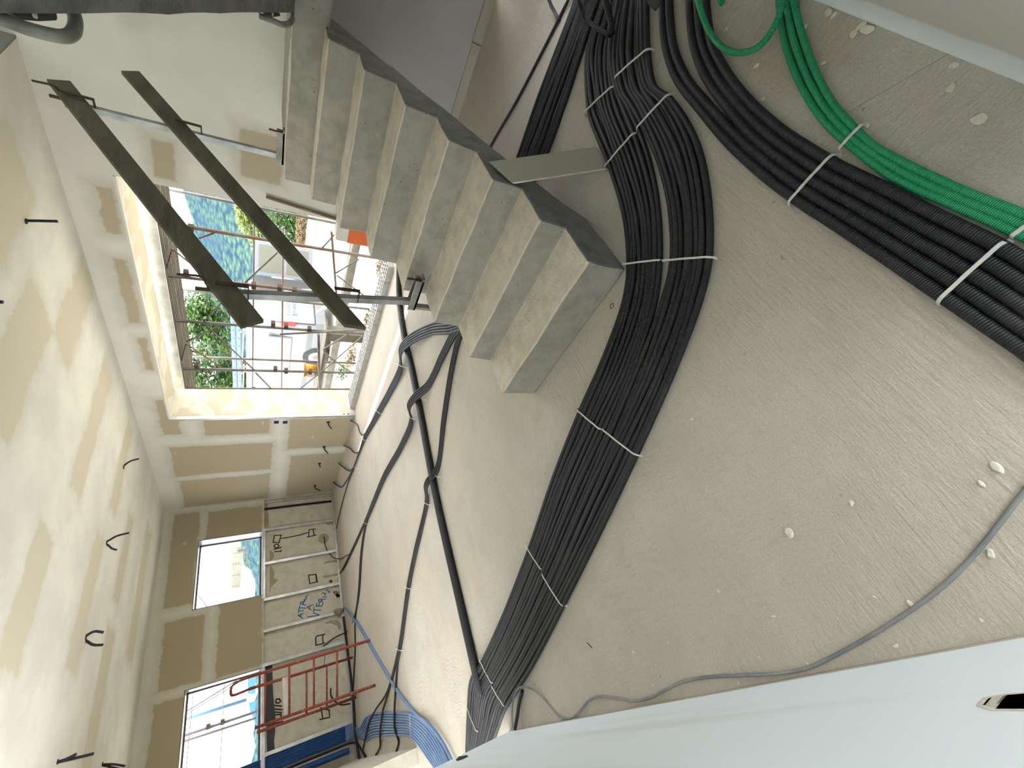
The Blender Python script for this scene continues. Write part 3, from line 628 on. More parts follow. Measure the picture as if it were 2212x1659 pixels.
strap((892, 1540), (894, 1598), .034, .006, 'thin white tie across the blue pipes on the floor', 'ties of the blue pipes')

# grey cable beside the white wall
gp = [(1108, 1574), (1106, 1540), (1110, 1505), (1120, 1487), (1138, 1484), (1160, 1495), (1180, 1515), (1205, 1545), (1228, 1552), (1250, 1538), (1270, 1515), (1290, 1505), (1330, 1508), (1370, 1514), (1405, 1507), (1440, 1489), (1475, 1473), (1530, 1463), (1600, 1459), (1690, 1454), (1750, 1441), (1830, 1402), (1900, 1362), (1975, 1313), (2040, 1263), (2100, 1203), (2150, 1143), (2190, 1090), (2230, 1040), (2280, 960)]
pts = [F(*p, .006) for p in gp]
for k, zz in ((0, .10), (1, .12), (2, .09), (3, .06), (4, .04), (5, .02)): pts[k] = F(*gp[k], zz)
pipe('grey_cable', pts, .0055, M['greycable'], 'dusty grey cable snaking along the foot of the white wall', 'cable', n=8, step=.02)
pipe('electrical_conduit', [F(1128, 1492, .012), F(1121, 1520, .015), F(1117, 1550, .03), F(1112, 1576, .05)], .011, M['black'], 'short black conduit stub turning into the white wall', n=8)

# ------------------------------------------------------------ cables hanging from the ceiling
cg = 'cables hanging from the ceiling'
def ceil_cable(hole, runs, label, r=.011):
    h = F(*hole, CE); t = root('ceiling_cable', label, 'cable', h, cg)
    bm = B(); cyl(bm, (h.x, h.y, CE-.004), (h.x, h.y, CE+.0), .020, 16); link('drill_hole', bm, M['hole'], t)
    dep = h.x*fw.x+h.y*fw.y
    for run in runs:     # the cable hangs in the upright plane through its hole
        P = [h+V((0, 0, .02))]
        for p_ in run:
            d = ray(*p_); P.append(CP+d*(dep/(d.x*fw.x+d.y*fw.y)))
        link('cable', tube(B(), smooth_path(P, .015), r, 8), M['black'], t)
ceil_cable((56, 478), [[(80, 477), (125, 478)]], 'black cable hanging straight from a round hole over the wide opening', .010)
ceil_cable((267, 1010), [[(270, 1004), (282, 996), (300, 991)]], 'single black cable curving from the ceiling near the room corner', .010)
ceil_cable((230, 1172), [[(236, 1167), (252, 1158), (279, 1151)], [(234, 1178), (242, 1185), (253, 1188)]], 'forked black cable above the right-hand window')
ceil_cable((185, 1379), [[(190, 1371), (204, 1364), (224, 1366)], [(189, 1386), (202, 1393), (223, 1393)]], 'hooped black cable above the board between the windows', .013)
ceil_cable((124, 1646), [[(140, 1643), (170, 1636), (203, 1628)], [(140, 1641), (165, 1629)]], 'forked black cable over the left-hand window', .012)
ceil_cable((221, 1650), [[(245, 1651), (270, 1655)], [(240, 1657), (262, 1662)]], 'short black cable nearest the left-hand window', .011)
ceil_cable((-6, 651), [[(0, 652), (7, 653)]], 'cut black cable end at the near ceiling edge')
# cable ends and boxes in the right wall
hg = 'cable ends in the right wall'
for k, (h, e, lab) in enumerate([((709, 912), (716, 926), 'black cable end in a wall hole below the two square boxes'), ((700, 965), (708, 979), 'black cable end in a wall hole, second from the opening'), ((690, 1001), (692, 1009), 'short black cable end in a wall hole, third from the opening'), ((680, 1049), (692, 1060), 'black cable end in a wall hole nearest the room corner')]):
    H = PX(*h, XR); E_ = PX(*e, XR-.06); t = root('wall_cable', lab, 'cable', H, hg)
    bm = B(); cyl(bm, (XR+.002, H.y, H.z), (XR-.003, H.y, H.z), .030, 14); link('drill_hole', bm, M['hole'], t)
    link('cable', tube(B(), smooth_path([H, H+V((-.05, 0, .0)), E_], .01), .011, 8), M['black'], t)
for k, p in enumerate([(597, 912), (616, 912)]):
    H = PX(*p, XR); t = root('switch_box', '%s square blue wiring box sunk in the right wall' % ('upper', 'lower')[k], 'box', H, 'switch boxes')
    bm = B(); box(bm, XR-.004, XR, H.y-.038, H.y+.038, H.z-.036, H.z+.036); link('frame', bm, M['bluebox'], t)
    bm = B(); box(bm, XR-.0055, XR-.004, H.y-.028, H.y+.028, H.z-.027, H.z+.027); link('cavity', bm, M['hole'], t)

# ------------------------------------------------------------ stud frame under the far windows
t = root('metal_stud_frame', 'open galvanised stud frame against the old plaster below the windows', 'stud frame', (2.2, YF, 0))
def channel(bm, a, b, wd=.048, dp=.045):   # C section, web facing the room
    a, b = V(a), V(b); d = (b-a).normalized(); s = V((d.z, 0, -d.x))
    for (o0, o1, y0, y1) in ((-wd/2, wd/2, -.001, .001), (-wd/2, -wd/2+.0015, 0, dp), (wd/2-.0015, wd/2, 0, dp)):
        prism(bm, [a+s*o0+V((0, y0, 0)), a+s*o1+V((0, y0, 0)), a+s*o1+V((0, y1, 0)), a+s*o0+V((0, y1, 0))], b-a)
    return bm
for x in (4.40, 3.80, 3.135, 2.48, 1.955, 1.43, .215): link('stud', channel(B(), (x, YF+.003, 0.03), (x, YF+.003, ZS)), M['steel'], t)
bm = B(); box(bm, -.25, 4.43, YF-.002, YF+.05, 0, .004); box(bm, -.25, 4.43, YF-.002, YF+.0, 0, .04); link('floor_track', bm, M['steel'], t)
bm = B(); box(bm, W1[0]-.05, W1[1]+.05, YF-.003, YF+.05, ZS-.02, ZS+.035); link('sill_track', bm, M['steel'], t); link('sill_track', box(B(), W2[0], W2[1]+.05, YF-.003, YF+.05, ZS-.02, ZS+.035), M['steel'], t)
link('cap_strip', box(B(), W1[0]-.02, W1[1]+.02, YF-.012, YF-.003, ZS+.012, ZS+.03), M['bag'], t)
g2 = 'black conduits in the corner recess'
for k, x in enumerate((4.27, 4.245)):
    pipe('electrical_conduit', [V((x, YF+.04, ZS)), V((x, YF+.04, .6)), V((x-.01, YF+.03, .02))], .012, M['black'], 'black conduit standing in the corner recess, %s the corner stud' % ('nearer', 'farther from')[k], group=g2)
# marker drawings on the old plaster (part of the wall)
YM = YF+.0685
def marks(strokes, wd, m, nm):
    bm = B()
    for s in strokes:
        P = [PY(*p, YM) for p in s]
        for a, b in zip(P, P[1:]): obox(bm, a-(b-a).normalized()*wd*.3, b+(b-a).normalized()*wd*.3, wd, .002, V((0, 1, 0)))
    return link(nm, bm, m, old)
def z5(x, y): return (540+x*.1567, 1040+y*.1567)
def zc(x, y): return (560+x*.10245, 1230+y*.10245)
def z6(x, y): return (540+x*.2532, 1300+y*.2532)
MK = [[z5(*p) for p in s] for s in ([(335, 745), (430, 740), (400, 845), (320, 840), (335, 745)], [(435, 785), (560, 765), (680, 740), (800, 705)], [(815, 665), (905, 655)], [(815, 665), (810, 750)], [(870, 670), (885, 745)], [(790, 765), (915, 738)],
      [(330, 885), (350, 865), (385, 868), (400, 890), (385, 912), (345, 915), (330, 885)], [(330, 935), (435, 908)], [(340, 968), (425, 965)], [(425, 965), (432, 945)])]
MK += [[zc(*p) for p in s] for s in ([(1040, 120), (1195, 105), (1210, 265), (1065, 298), (1040, 120)], [(1195, 105), (1225, 270)], [(1220, 1405), (1385, 1365)], [(1220, 1405), (1190, 1440), (1195, 1600), (1375, 1555)], [(1345, 1390), (1335, 1450), (1350, 1560)])]
MK += [[z6(*p) for p in s] for s in ([(220, 850), (225, 830), (250, 828), (262, 850), (245, 865), (222, 862), (220, 850)], [(205, 885), (270, 890)], [(200, 915), (275, 920)], [(205, 940), (270, 945)], [(210, 965), (265, 960), (268, 1005), (212, 1015), (210, 965)], [(205, 1040), (280, 1020)],
      [(600, 905), (680, 925)], [(610, 930), (620, 990)], [(675, 930), (680, 975)], [(595, 1005), (680, 985)])]
marks(MK, .020, M['marker'], 'marker_drawing')
TX = [[zc(*p) for p in s] for s in (
    [(920, 1030), (815, 968), (925, 930)], [(870, 1000), (880, 948)], [(828, 920), (830, 838)], [(835, 875), (935, 872)], [(850, 835), (852, 770)], [(855, 805), (985, 820)],
    [(985, 755), (860, 725), (880, 685), (925, 690), (930, 735)], [(960, 620), (930, 700)], [(935, 690), (1000, 610)], [(1000, 595), (965, 575)], [(985, 580), (1035, 530)],
    [(1095, 852), (1005, 797), (1140, 745)], [(1060, 830), (1080, 765)],
    [(1015, 1005), (1270, 965), (1140, 915)], [(1145, 910), (1155, 800)], [(1150, 855), (1300, 860)], [(1200, 775), (1215, 710)], [(1195, 775), (1320, 775), (1345, 700)], [(1255, 770), (1270, 700)],
    [(1400, 625), (1250, 635), (1260, 680), (1300, 690), (1310, 635)], [(1340, 690), (1320, 640)], [(1340, 575), (1415, 580)], [(1320, 515), (1345, 490), (1380, 505), (1385, 540)], [(1385, 540), (1410, 500)], [(1410, 450), (1440, 430), (1460, 470), (1475, 490), (1490, 455)])]
marks(TX, .016, M['bluemark'], 'marker_writing')
# irregular dark strips of old adhesive left on the plaster
def stain(px, nm='damp_stain', Y=YM):
    rnd = random.Random(len(px)); return link(nm, prism(B(), [PY(*p, Y) for p in px], (0, .003, 0)), M['stain'], old)
stain([z5(*p) for p in ((270, 960), (290, 950), (325, 985), (330, 1040), (300, 1090), (275, 1100))]); stain([z5(*p) for p in ((275, 1160), (310, 1190), (335, 1250), (330, 1340), (385, 1355), (350, 1400), (290, 1460), (270, 1540))])
stain([z5(*p) for p in ((1030, 575), (1090, 570), (1185, 560), (1185, 590), (1080, 600))]); stain([z5(*p) for p in ((1015, 1135), (1040, 1105), (1120, 1085), (1215, 1080), (1215, 1110), (1110, 1120))]); stain([z5(*p) for p in ((1010, 1320), (1012, 1295), (1100, 1290), (1230, 1255), (1235, 1285), (1120, 1310), (1030, 1330))])
stain([z5(*p) for p in ((1140, 1520), (1190, 1505), (1220, 1560), (1250, 1550), (1260, 1590), (1210, 1610))]); stain([zc(*p) for p in ((1560, 480), (1620, 440), (1690, 470), (1710, 560), (1640, 600))]); stain([zc(*p) for p in ((1370, 1130), (1500, 1070), (1640, 1060), (1720, 1140), (1730, 1260), (1690, 1270), (1640, 1190), (1500, 1130), (1420, 1150))])
c0 = PY(*z5(1015, 785), YM); bm = B(); cyl(bm, (c0.x, YM-.001, c0.z), (c0.x, YM+.004, c0.z), .105, 20); link('damp_stain', bm, M['stain'], old)
bm = B(); prism(bm, [PY(*p, YF+.05) for p in ((572, 1436), (588, 1434), (590, 1500), (596, 1560), (592, 1600), (596, 1650), (578, 1655))], (0, .015, 0)); link('damp_stain', bm, M['vdark'], old)
bm = B(); prism(bm, [PY(*p, YF+.04) for p in ((562, 1078), (576, 1078), (578, 1090), (580, 1130), (566, 1140))], (0, .01, 0)); link('plaster_lump', bm, M['stain'], old)
pipe('black_cable', [PY(700, 1160, YF+.06), PY(705, 1185, YF+.03), PY(718, 1203, YF-.0), F(735, 1207, .02), F(748, 1200, .015), F(757, 1197, .012)], .009, M['black'], 'black cable drooping from the round patch in the old plaster', 'cable')
pipe('black_cable', [PY(714, 1487, YF+.06), PY(716, 1505, YF+.0), PY(735, 1522, YF-.05), PY(757, 1520, YF-.06)], .012, M['black'], 'black cable drooping from the old plaster behind the red trestle', 'cable')
# lump of debris at the wall foot
def lump(name, c, s, m, label, cat, seed, group=None, flat=1.0):
    rnd = random.Random(seed); bm = B(); bmesh.ops.create_icosphere(bm, subdivisions=2, radius=1)
    dirs = [V((rnd.uniform(-1, 1), rnd.uniform(-1, 1), rnd.uniform(-.5, 1))).normalized() for _ in range(5)]; cut = [rnd.uniform(.45, .8) for _ in dirs]
    for v in bm.verts:
        for d, k in zip(dirs, cut):
            e = v.co.dot(d)-k
            if e > 0: v.co -= d*e
        v.co = V((v.co.x*s[0], v.co.y*s[1], v.co.z*s[2]))
    a = rnd.uniform(0, 6.28); bmesh.ops.rotate(bm, verts=bm.verts, matrix=Matrix.Rotation(a, 3, 'Z'))
    mz = min(v.co.z for v in bm.verts)
    for v in bm.verts: v.co += V((c[0], c[1], (c[2] if len(c) > 2 else 0)-mz-.0005))
    return tag(link(name, bm, m), label, cat, group)
p = F(742, 1318); lump('rubble_lump', (p.x, p.y-.03), (.10, .07, .09), M['stain'], 'brown lump of dried foam and rubble at the foot of the far wall', 'rubble', 4)

# ------------------------------------------------------------ red trestle
t = root('red_trestle', 'chipped red steel trestle standing open before the left-hand window', 'trestle', (.75, 8.1, 0))
def rail(nm, foot, top, yt, r=.020):
    a = F(*foot); b = PY(*top, yt); link(nm, tube(B(), [V((a.x, a.y, .0)), b], r, 10), M['red'], t); return V((a.x, a.y, 0)), b
n0 = rail('near_rail', (799, 1383), (540, 1462), 8.10); n1 = rail('near_rail', (811, 1480), (552, 1572), 8.10)
f0 = rail('far_rail', (762, 1420), (540, 1488), 8.20); f1_ = rail('far_rail', (769, 1506), (556, 1582), 8.20)
def at_x(rl, xl):   # point on a rail whose photo x is xl
    lo_, hi_ = 0.0, 1.0
    for _ in range(40):
        m_ = (lo_+hi_)/2; p = rl[0].lerp(rl[1], m_)-CP; xx = 1106 - FPX*p.dot(up)/p.dot(fw)
        if xx > xl: lo_ = m_
        else: hi_ = m_
    return rl[0].lerp(rl[1], lo_)
for xl in (728, 678, 625, 573): link('rung', tube(B(), [at_x(n0, xl), at_x(n1, xl)], .014, 8), M['red'], t)
for xl in (706, 662): link('rung', tube(B(), [at_x(f0, xl), at_x(f1_, xl)], .014, 8), M['red'], t)
a, b = n0[1], f0[1]
link('top_loop', tube(B(), smooth_path([a, PY(510, 1475, 8.1), PY(500, 1484, 8.12), PY(499, 1500, 8.15), PY(504, 1502, 8.2), b], .03), .018, 10), M['red'], t)
for (r0, r1, xa) in ((n0, f0, 700), (n1, f1_, 770)):
    link('brace', obox(B(), at_x(r0, xa+2), at_x(r1, min(xa, 765)), .02, .006), M['rust'], t)
bm = B(); p0, p1 = PY(616, 1463, 7.98), PY(622, 1548, 7.98); obox(bm, p0, p1, .03, .075, V((0, 0, 1)))
tag(link('timber_offcut', bm, M['bag']), 'white painted timber offcut lying across the red trestle rungs', 'timber')

# ------------------------------------------------------------ crumbs on the floor
cr = [((1707, 1152), .016), ((1840, 1087), .010), ((1553, 1276), .008), ((1443, 1388), .006), ((1458, 1404), .006), ((1418, 1437), .006), ((1368, 1407), .009), ((2155, 1010), .013), ((2120, 1045), .008), ((2140, 1195), .012), ((1968, 1304), .009), ((1672, 1331), .007),
      ((1782, 190), .013), ((1778, 137), .008), ((2055, 190), .014), ((2115, 258), .014), ((1635, 143), .012), ((1648, 214), .010), ((1875, 65), .020), ((1860, 60), .013), ((1570, 62), .008), ((1582, 160), .008), ((1490, 183), .008), ((1770, 305), .006), ((2062, 142), .010),
      ((1800, 35), .010), ((1790, 28), .012), ((1845, 75), .012), ((1930, 110), .006), ((1738, 60), .010), ((1225, 1515), .006), ((1165, 1510), .007), ((1160, 1560), .006), ((1135, 1515), .007), ((1280, 1490), .006), ((1410, 1480), .006), ((1190, 1050), .007), ((1495, 905), .008), ((1458, 855), .005), ((1640, 1420), .005),
      ((2120, 1340), .006), ((1935, 1395), .008), ((1745, 1434), .005), ((1595, 1476), .005), ((1890, 1290), .005)]
for k, (p, s) in enumerate(cr):
    g = F(*p); rnd = random.Random(k); near = 'by the near back wall' if p[1] < 230 else ('along the white wall' if p[1] > 1380 else 'out on the open floor')
    lump('plaster_crumb', (g.x, g.y), (s*1.25, s*rnd.uniform(.6, .95), s*.35), M['flake'], 'pale plaster crumb lying %s' % near, 'crumb', k+20, 'plaster crumbs %s' % near)

g = F(1322, 661, .001); bm = tube(B(), [g+V((.010*math.cos(a), .014*math.sin(a), .001)) for a in [2*math.pi*k/20 for k in range(21)]], .0015, 6)
tag(link('rubber_ring', bm, M['hole']), 'tiny black ring lying between the stair foot and the wide bundle', 'ring')
g = F(1272, 1393); tag(link('wire_offcut', tube(B(), [F(1268, 1388, .002), F(1279, 1400, .002)], .002, 6), M['hole']), 'short dark wire offcut on the open floor', 'wire')
# ------------------------------------------------------------ threshold of hollow bricks
nb = 12; y0, y1 = 3.25, 6.37; L = (y1-y0)/nb
for i in range(nb):
    bm = B(); ya = y0+i*L+.004; yb = y0+(i+1)*L-.004; X0, X1, H = 4.58, 4.86, .075
    nx, ny = 3, 4; wx = .022; cxw = (X1-X0-wx*(nx+1))/nx; wy = .016; cyw = (yb-ya-wy*(ny+1))/ny
    for a in range(nx+1): box(bm, X0+a*(cxw+wx), X0+a*(cxw+wx)+wx, ya, yb, 0, H)
    for b in range(ny+1):
        for a in range(nx): box(bm, X0+wx+a*(cxw+wx), X0+wx+a*(cxw+wx)+cxw, ya+b*(cyw+wy), ya+b*(cyw+wy)+wy, 0, H)
    tag(link('hollow_brick', bm, M['brick']), 'grey hollow brick in the threshold row, %s from the staircase' % ORD[i], 'brick', 'threshold bricks')

# ------------------------------------------------------------ outdoors
GZ = -.35
bm = B(); vs = [bm.verts.new(p) for p in ((5.02, -40, GZ), (60, -40, GZ), (60, 80, GZ), (5.02, 80, GZ))]; bm.faces.new(vs)
vs = [bm.verts.new(p) for p in ((-60, 10.0, GZ), (5.02, 10.0, GZ), (5.02, 80, GZ), (-60, 80, GZ))]; bm.faces.new(vs)
struct('ground', bm, M['ground'])
# scaffold at the opening
sc = root('scaffold', 'rusty tubular scaffold standing right outside the wide opening', 'scaffold', (5.5, 5, GZ))
XS = 5.4
def pole(nm, a, b, r, m): link(nm, tube(B(), [V(a), V(b)], r, 10), M[m], sc)
PO = [(3.72, 'rustpole'), (4.50, 'rustpole'), (5.30, 'greypole'), (6.35, 'greypole'), (6.86, 'rustpole')]
for (y, m_) in PO: pole('standard', (XS, y, GZ), (XS, y+.02, 3.2), .0225, m_)
for y in (3.9, 5.6, 7.2, 8.6): pole('standard', (XS+1.0, y, GZ), (XS+1.0, y, 3.2), .0225, 'greypole')
for (xl, m_) in ((549, 'greypole'), (612, 'rustpole')):
    a, b = PX(xl, 480 if xl == 549 else 490, XS+1.0), PX(xl-4, 848, XS+1.0); pole('ledger', a, b, .014, m_)
BR = [((405, 545), (430, 545)), ]
def brace(a, b, m='greypole', X=XS, r=.011): pole('brace', PX(*a, X), PX(*b, X), r, m)
for a, b, m_ in (((372, 537), (358, 590), 'rustpole'), ((375, 540), (440, 592), 'rustpole'), ((430, 515), (463, 503), 'rustpole'), ((402, 742), (390, 790), 'rustpole'), ((403, 738), (478, 702), 'greypole'), ((404, 744), (475, 792), 'rustpole'), ((440, 695), (500, 630), 'greypole'),
                 ((530, 610), (600, 545), 'greypole'), ((442, 700), (550, 800), 'greypole'), ((552, 805), (588, 842), 'greypole'), ((697, 755), (780, 705), 'greypole'), ((698, 762), (760, 805), 'greypole'), ((725, 590), (775, 560), 'rustpole'), ((728, 595), (788, 640), 'rustpole'), ((692, 540), (722, 507), 'greypole'), ((698, 800), (825, 690), 'greypole'), ((650, 838), (698, 800), 'greypole')):
    brace(a, b, m_)
brace((716, 500), (727, 640), 'rustpole', XS, .016); brace((605, 722), (800, 712), 'greypole', XS-.05, .016); brace((688, 722), (690, 845), 'greypole', XS-.02, .022)
for (p, y_) in (((412, 493), 0), ((402, 590), 0), ((548, 617), 0), ((604, 622), 0), ((636, 628), 0), ((590, 700), 0), ((618, 705), 0), ((668, 711), 0), ((595, 797), 0), ((618, 801), 0), ((670, 803), 0), ((380, 787), 0), ((425, 790), 0), ((548, 842), 0), ((640, 845), 0), ((692, 848), 0)):
    c = PX(*p, XS); link('coupler', box(B(), c.x-.035, c.x+.035, c.y-.04, c.y+.04, c.z-.028, c.z+.028), M['rust'], sc)
# deck planks above
for k in range(4):
    x0 = 5.18+k*.265
    t = root('scaffold_plank', 'ribbed metal deck plank above the opening, %s from the house' % ORD[k], 'plank', (x0, 5, 2.6), 'scaffold deck planks')
    bm = B(); box(bm, x0, x0+.25, 1.0, 9.2, 2.535, 2.55)
    for q_ in range(4): box(bm, x0+.005+q_*.075, x0+.02+q_*.075, 1.0, 9.2, 2.49, 2.535)
    link('deck', bm, M['deck'], t)
bm = box(B(), 5.13, 5.16, 1.0, 9.2, 2.47, 2.60); tag(link('toe_board', bm, M['steel']), 'galvanised toe board along the inner edge of the scaffold deck', 'toe board')

# van
VX, VY, VL, VW = 9.1, 8.80, 5.0, 1.95
van = root('white_van', 'white panel van with open rear doors and ladders on the roof', 'van', (VX+VW/2, VY+2.5, GZ))
sec = [(0, .22), (.0, .75), (.06, 1.25), (.16, 1.82), (.32, 2.02), (VW/2, 2.07), (VW-.32, 2.02), (VW-.16, 1.82), (VW-.06, 1.25), (VW, .75), (VW, .22)]
bm = prism(B(), [V((VX+a, VY, GZ+.06+b)) for a, b in sec], (0, VL, 0))
o = link('body', bm, M['van'], van); bevel(o, .03, 3)
bm = B(); box(bm, VX+.12, VX+VW-.1, VY-.012, VY, GZ+.55, GZ+1.95); link('load_opening', bm, M['vdark'], van)
dl = link('left_door', box(B(), VX+.06, VX+.98, VY-.06, VY-.014, GZ+.50, GZ+1.98), M['van'], van); bevel(dl, .02, 2)
link('door_strip', box(B(), VX+.30, VX+.98, VY-.068, VY-.06, GZ+1.10, GZ+1.18), M['bumper'], dl)
pl = link('number_plate', box(B(), VX+.32, VX+.84, VY-.072, VY-.06, GZ+.93, GZ+1.05), M['plate'], dl)
bm = B(); box(bm, VX+.32, VX+.36, VY-.074, VY-.072, GZ+.93, GZ+1.05); box(bm, VX+.80, VX+.84, VY-.074, VY-.072, GZ+.93, GZ+1.05); link('plate_band', bm, M['plateblue'], dl)
for body, dx in (('FF', -.14), ('545IC', .07)):
    tc = bpy.data.curves.new('plate_text', 'FONT'); tc.body = body; tc.size = .115; tc.extrude = .001; tc.align_x = 'CENTER'; tc.align_y = 'CENTER'
    to = bpy.data.objects.new('plate_text', tc); COL.objects.link(to); bpy.context.view_layer.update()
    tm = bpy.data.meshes.new_from_object(to.evaluated_get(bpy.context.evaluated_depsgraph_get())); bpy.data.objects.remove(to); bpy.data.curves.remove(tc)
    tm.transform(Matrix.Translation((VX+.58+dx, VY-.0745, GZ+.99)) @ Matrix.Rotation(math.pi/2, 4, 'X')); tm.materials.clear(); tm.materials.append(M['vdark'])
    to = bpy.data.objects.new('plate_text', tm); COL.objects.link(to); to.parent = dl
# right door swung open
hx, hy = VX+VW-.06, VY-.02; ang = math.radians(-62)
dd = V((math.cos(ang), math.sin(ang), 0)); nn = V((-dd.y, dd.x, 0))
def dpanel(nm, s0, s1, z0, z1, o0, o1, m, par):
    bm = B(); vs = [V((hx, hy, 0))+dd*s+nn*o+V((0, 0, GZ+z)) for s, o, z in ((s0, o0, z0), (s1, o0, z0), (s1, o0, z1), (s0, o0, z1))]; prism(bm, vs, nn*(o1-o0)); return link(nm, bm, m, par)
rd = dpanel('right_door', -.0, .93, .50, 1.98, 0, .05, M['van'], van)
dpanel('door_panel', .10, .84, 1.25, 1.85, -.006, 0, M['cream'], rd); dpanel('door_panel', .10, .84, .62, 1.16, -.006, 0, M['cream'], rd)
link('bumper', box(B(), VX-.02, VX+VW+.02, VY-.14, VY+.1, GZ+.24, GZ+.48), M['bumper'], van)
link('tail_lamp', box(B(), VX-.01, VX+.08, VY-.03, VY+.05, GZ+.98, GZ+1.32), M['redlamp'], van)
link('side_moulding', box(B(), VX-.012, VX, VY+.1, VY+VL-.3, GZ+.55, GZ+.66), M['bumper'], van)
bm = B(); box(bm, VX-.006, VX+.05, VY+.5, VY+2.0, GZ+1.02, GZ+1.62); o = link('side_panel', bm, M['van'], van); bevel(o, .03, 2)
for (yc, side) in ((10.02, 0), (12.9, 0), (10.02, 1), (12.9, 1)):
    xw = VX-.03 if side == 0 else VX+VW-.19
    bm = B(); cyl(bm, (xw, yc, GZ+.36), (xw+.22, yc, GZ+.36), .36, 32); wl_ = link('wheel', bm, M['tyre'], van, False)
    bm = B(); cyl(bm, (xw-.008, yc, GZ+.36), (xw+.0, yc, GZ+.36), .21, 28); link('rim', bm, M['rim'], wl_)
    bm = B()
    for k in range(14):
        a = 2*math.pi*k/14; cyl(bm, (xw-.012, yc+.165*math.cos(a), GZ+.36+.165*math.sin(a)), (xw-.008, yc+.165*math.cos(a), GZ+.36+.165*math.sin(a)), .015, 8)
    cyl(bm, (xw-.014, yc, GZ+.36), (xw-.008, yc, GZ+.36), .10, 20); link('rim_hole', bm, M['bumper'], wl_)
for y in (VY+.5, VY+2.2, VY+3.8):
    bm = B(); obox(bm, (VX+.1, y, GZ+2.22), (VX+VW-.1, y, GZ+2.22), .04, .04); obox(bm, (VX+.2, y, GZ+2.05), (VX+.2, y, GZ+2.22), .04, .04); obox(bm, (VX+VW-.2, y, GZ+2.05), (VX+VW-.2, y, GZ+2.22), .04, .04); link('roof_bar', bm, M['dullsteel'], van)
for k in range(2):
    t = root('ladder', '%s aluminium ladder carried on the van roof' % ('lower', 'upper')[k], 'ladder', (VX+.4, VY+.1, GZ+2.3), 'ladders on the van')
    zz = GZ+2.275+k*.12; bm = B()
    for x in (VX+.18, VX+.60): box(bm, x, x+.03, VY+.05, VY+4.6, zz-.04, zz+.05)
    link('stile', bm, M['ladder'], t); bm = B()
    for q_ in range(15): cyl(bm, (VX+.15, VY+.25+q_*.3, zz), (VX+.65, VY+.25+q_*.3, zz), .018, 8)
    link('rung', bm, M['dullsteel'], t)
pipe('clear_hose', [V((VX+1.2, VY-.1, .95)), V((VX+.95, VY-.35, .75)), V((VX+.9, VY-.5, .2)), V((VX+.6, VY-.6, -.1)), V((VX+.3, VY-.5, -.05)), V((VX+.25, VY-.3, .12))], .04, M['hose'], 'clear hose hanging out of the open van', 'hose')
# kerb, bucket
bm = rough(box(B(), 8.15, 8.40, 4.0, 13.0, GZ, GZ+.16), 12, .012, 4); tag(link('stone_kerb', bm, M['kerb']), 'long rough grey stone kerb lying in front of the van', 'kerb')
bk = PX(672, 800, 6.2)
t = root('yellow_bucket', 'yellow plastic bucket standing on the scaffold board before the van', 'bucket', (bk.x, bk.y, bk.z))
bm = B(); tube(bm, [V((bk.x, bk.y, bk.z-.14)), V((bk.x, bk.y, bk.z+.14))], lambda s: .11+.03*s, 20); tube(bm, [V((bk.x, bk.y, bk.z+.125)), V((bk.x, bk.y, bk.z+.145))], .15, 20); link('pail', bm, M['yellow'], t)
link('label_patch', box(B(), bk.x-.135, bk.x-.12, bk.y-.06, bk.y+.05, bk.z-.05, bk.z+.07), M['label'], t)
tag(link('trestle_board', box(B(), bk.x-.18, bk.x+.2, bk.y-1.3, bk.y+1.6, bk.z-.18, bk.z-.141), M['wood']), 'plank holding the yellow bucket outside the opening', 'plank')
for dy in (-1.1, 1.4): tag(link('prop_block', box(B(), bk.x-.1, bk.x+.12, bk.y+dy-.1, bk.y+dy+.1, GZ, bk.z-.18), M['kerb']), 'stone block under the %s end of the bucket plank' % ('near' if dy < 0 else 'far'), 'block', 'plank supports')

# planting and hills
def leaves(bm, c, rad, n, s, seed):
    rnd = random.Random(seed)
    for _ in range(n):
        d = V((rnd.gauss(0, 1), rnd.gauss(0, 1), rnd.gauss(0, 1))).normalized()*(rnd.random()**.45)
        p = V(c)+V((d.x*rad[0], d.y*rad[1], d.z*rad[2])); a = V((rnd.gauss(0, 1), rnd.gauss(0, 1), rnd.gauss(0, .6))).normalized(); b = a.orthogonal().normalized(); ss = s*rnd.uniform(.6, 1.3)
        vs = [bm.verts.new(q_) for q_ in (p-a*ss, p+b*ss*.45, p+a*ss, p-b*ss*.45)]; bm.faces.new(vs)
def tree(name, label, blobs, m, n, s, trunk, seed, cat='tree'):
    t = root(name, label, cat, (trunk[0], trunk[1], GZ), 'trees and shrubs outside'); bm = B()
    for k, (c, r) in enumerate(blobs): leaves(bm, c, r, n, s, seed+k)
    link('foliage', bm, M[m], t)
    bm = B(); top = blobs[0][0]; tube(bm, smooth_path([V((trunk[0], trunk[1], GZ)), V((trunk[0]+.1, trunk[1], (GZ+top[2])/2)), V(top)], .3), lambda q_: .12*trunk[2]*(1-.6*q_), 8)
    for (c, r) in blobs[1:]: tube(bm, [V((trunk[0]+.1, trunk[1], (GZ+top[2])/2)), V(c)], .035*trunk[2], 6)
    link('trunk', bm, M['bark'], t)
def at(x, y, X): return PX(x, y, X)
bl = [(at(430, 800, 17), (1.6, 1.6, 1.1)), (at(350, 740, 17), (1.5, 1.5, 1.2)), (at(460, 720, 17), (1.5, 1.5, .9)), (at(380, 830, 17), (1.4, 1.6, 1.4)), (at(430, 680, 17), (1.0, 1.3, .9)), (at(500, 810, 17), (1.3, 1.3, .8)), (at(330, 660, 17), (.8, .8, .7)), (at(440, 870, 17), (1.4, 1.4, 1.3))]
tree('leafy_tree', 'large green leafy tree rising behind the white van', bl, 'leaf', 1500, .13, (17.2, bl[0][0].y, 1.6), 3)
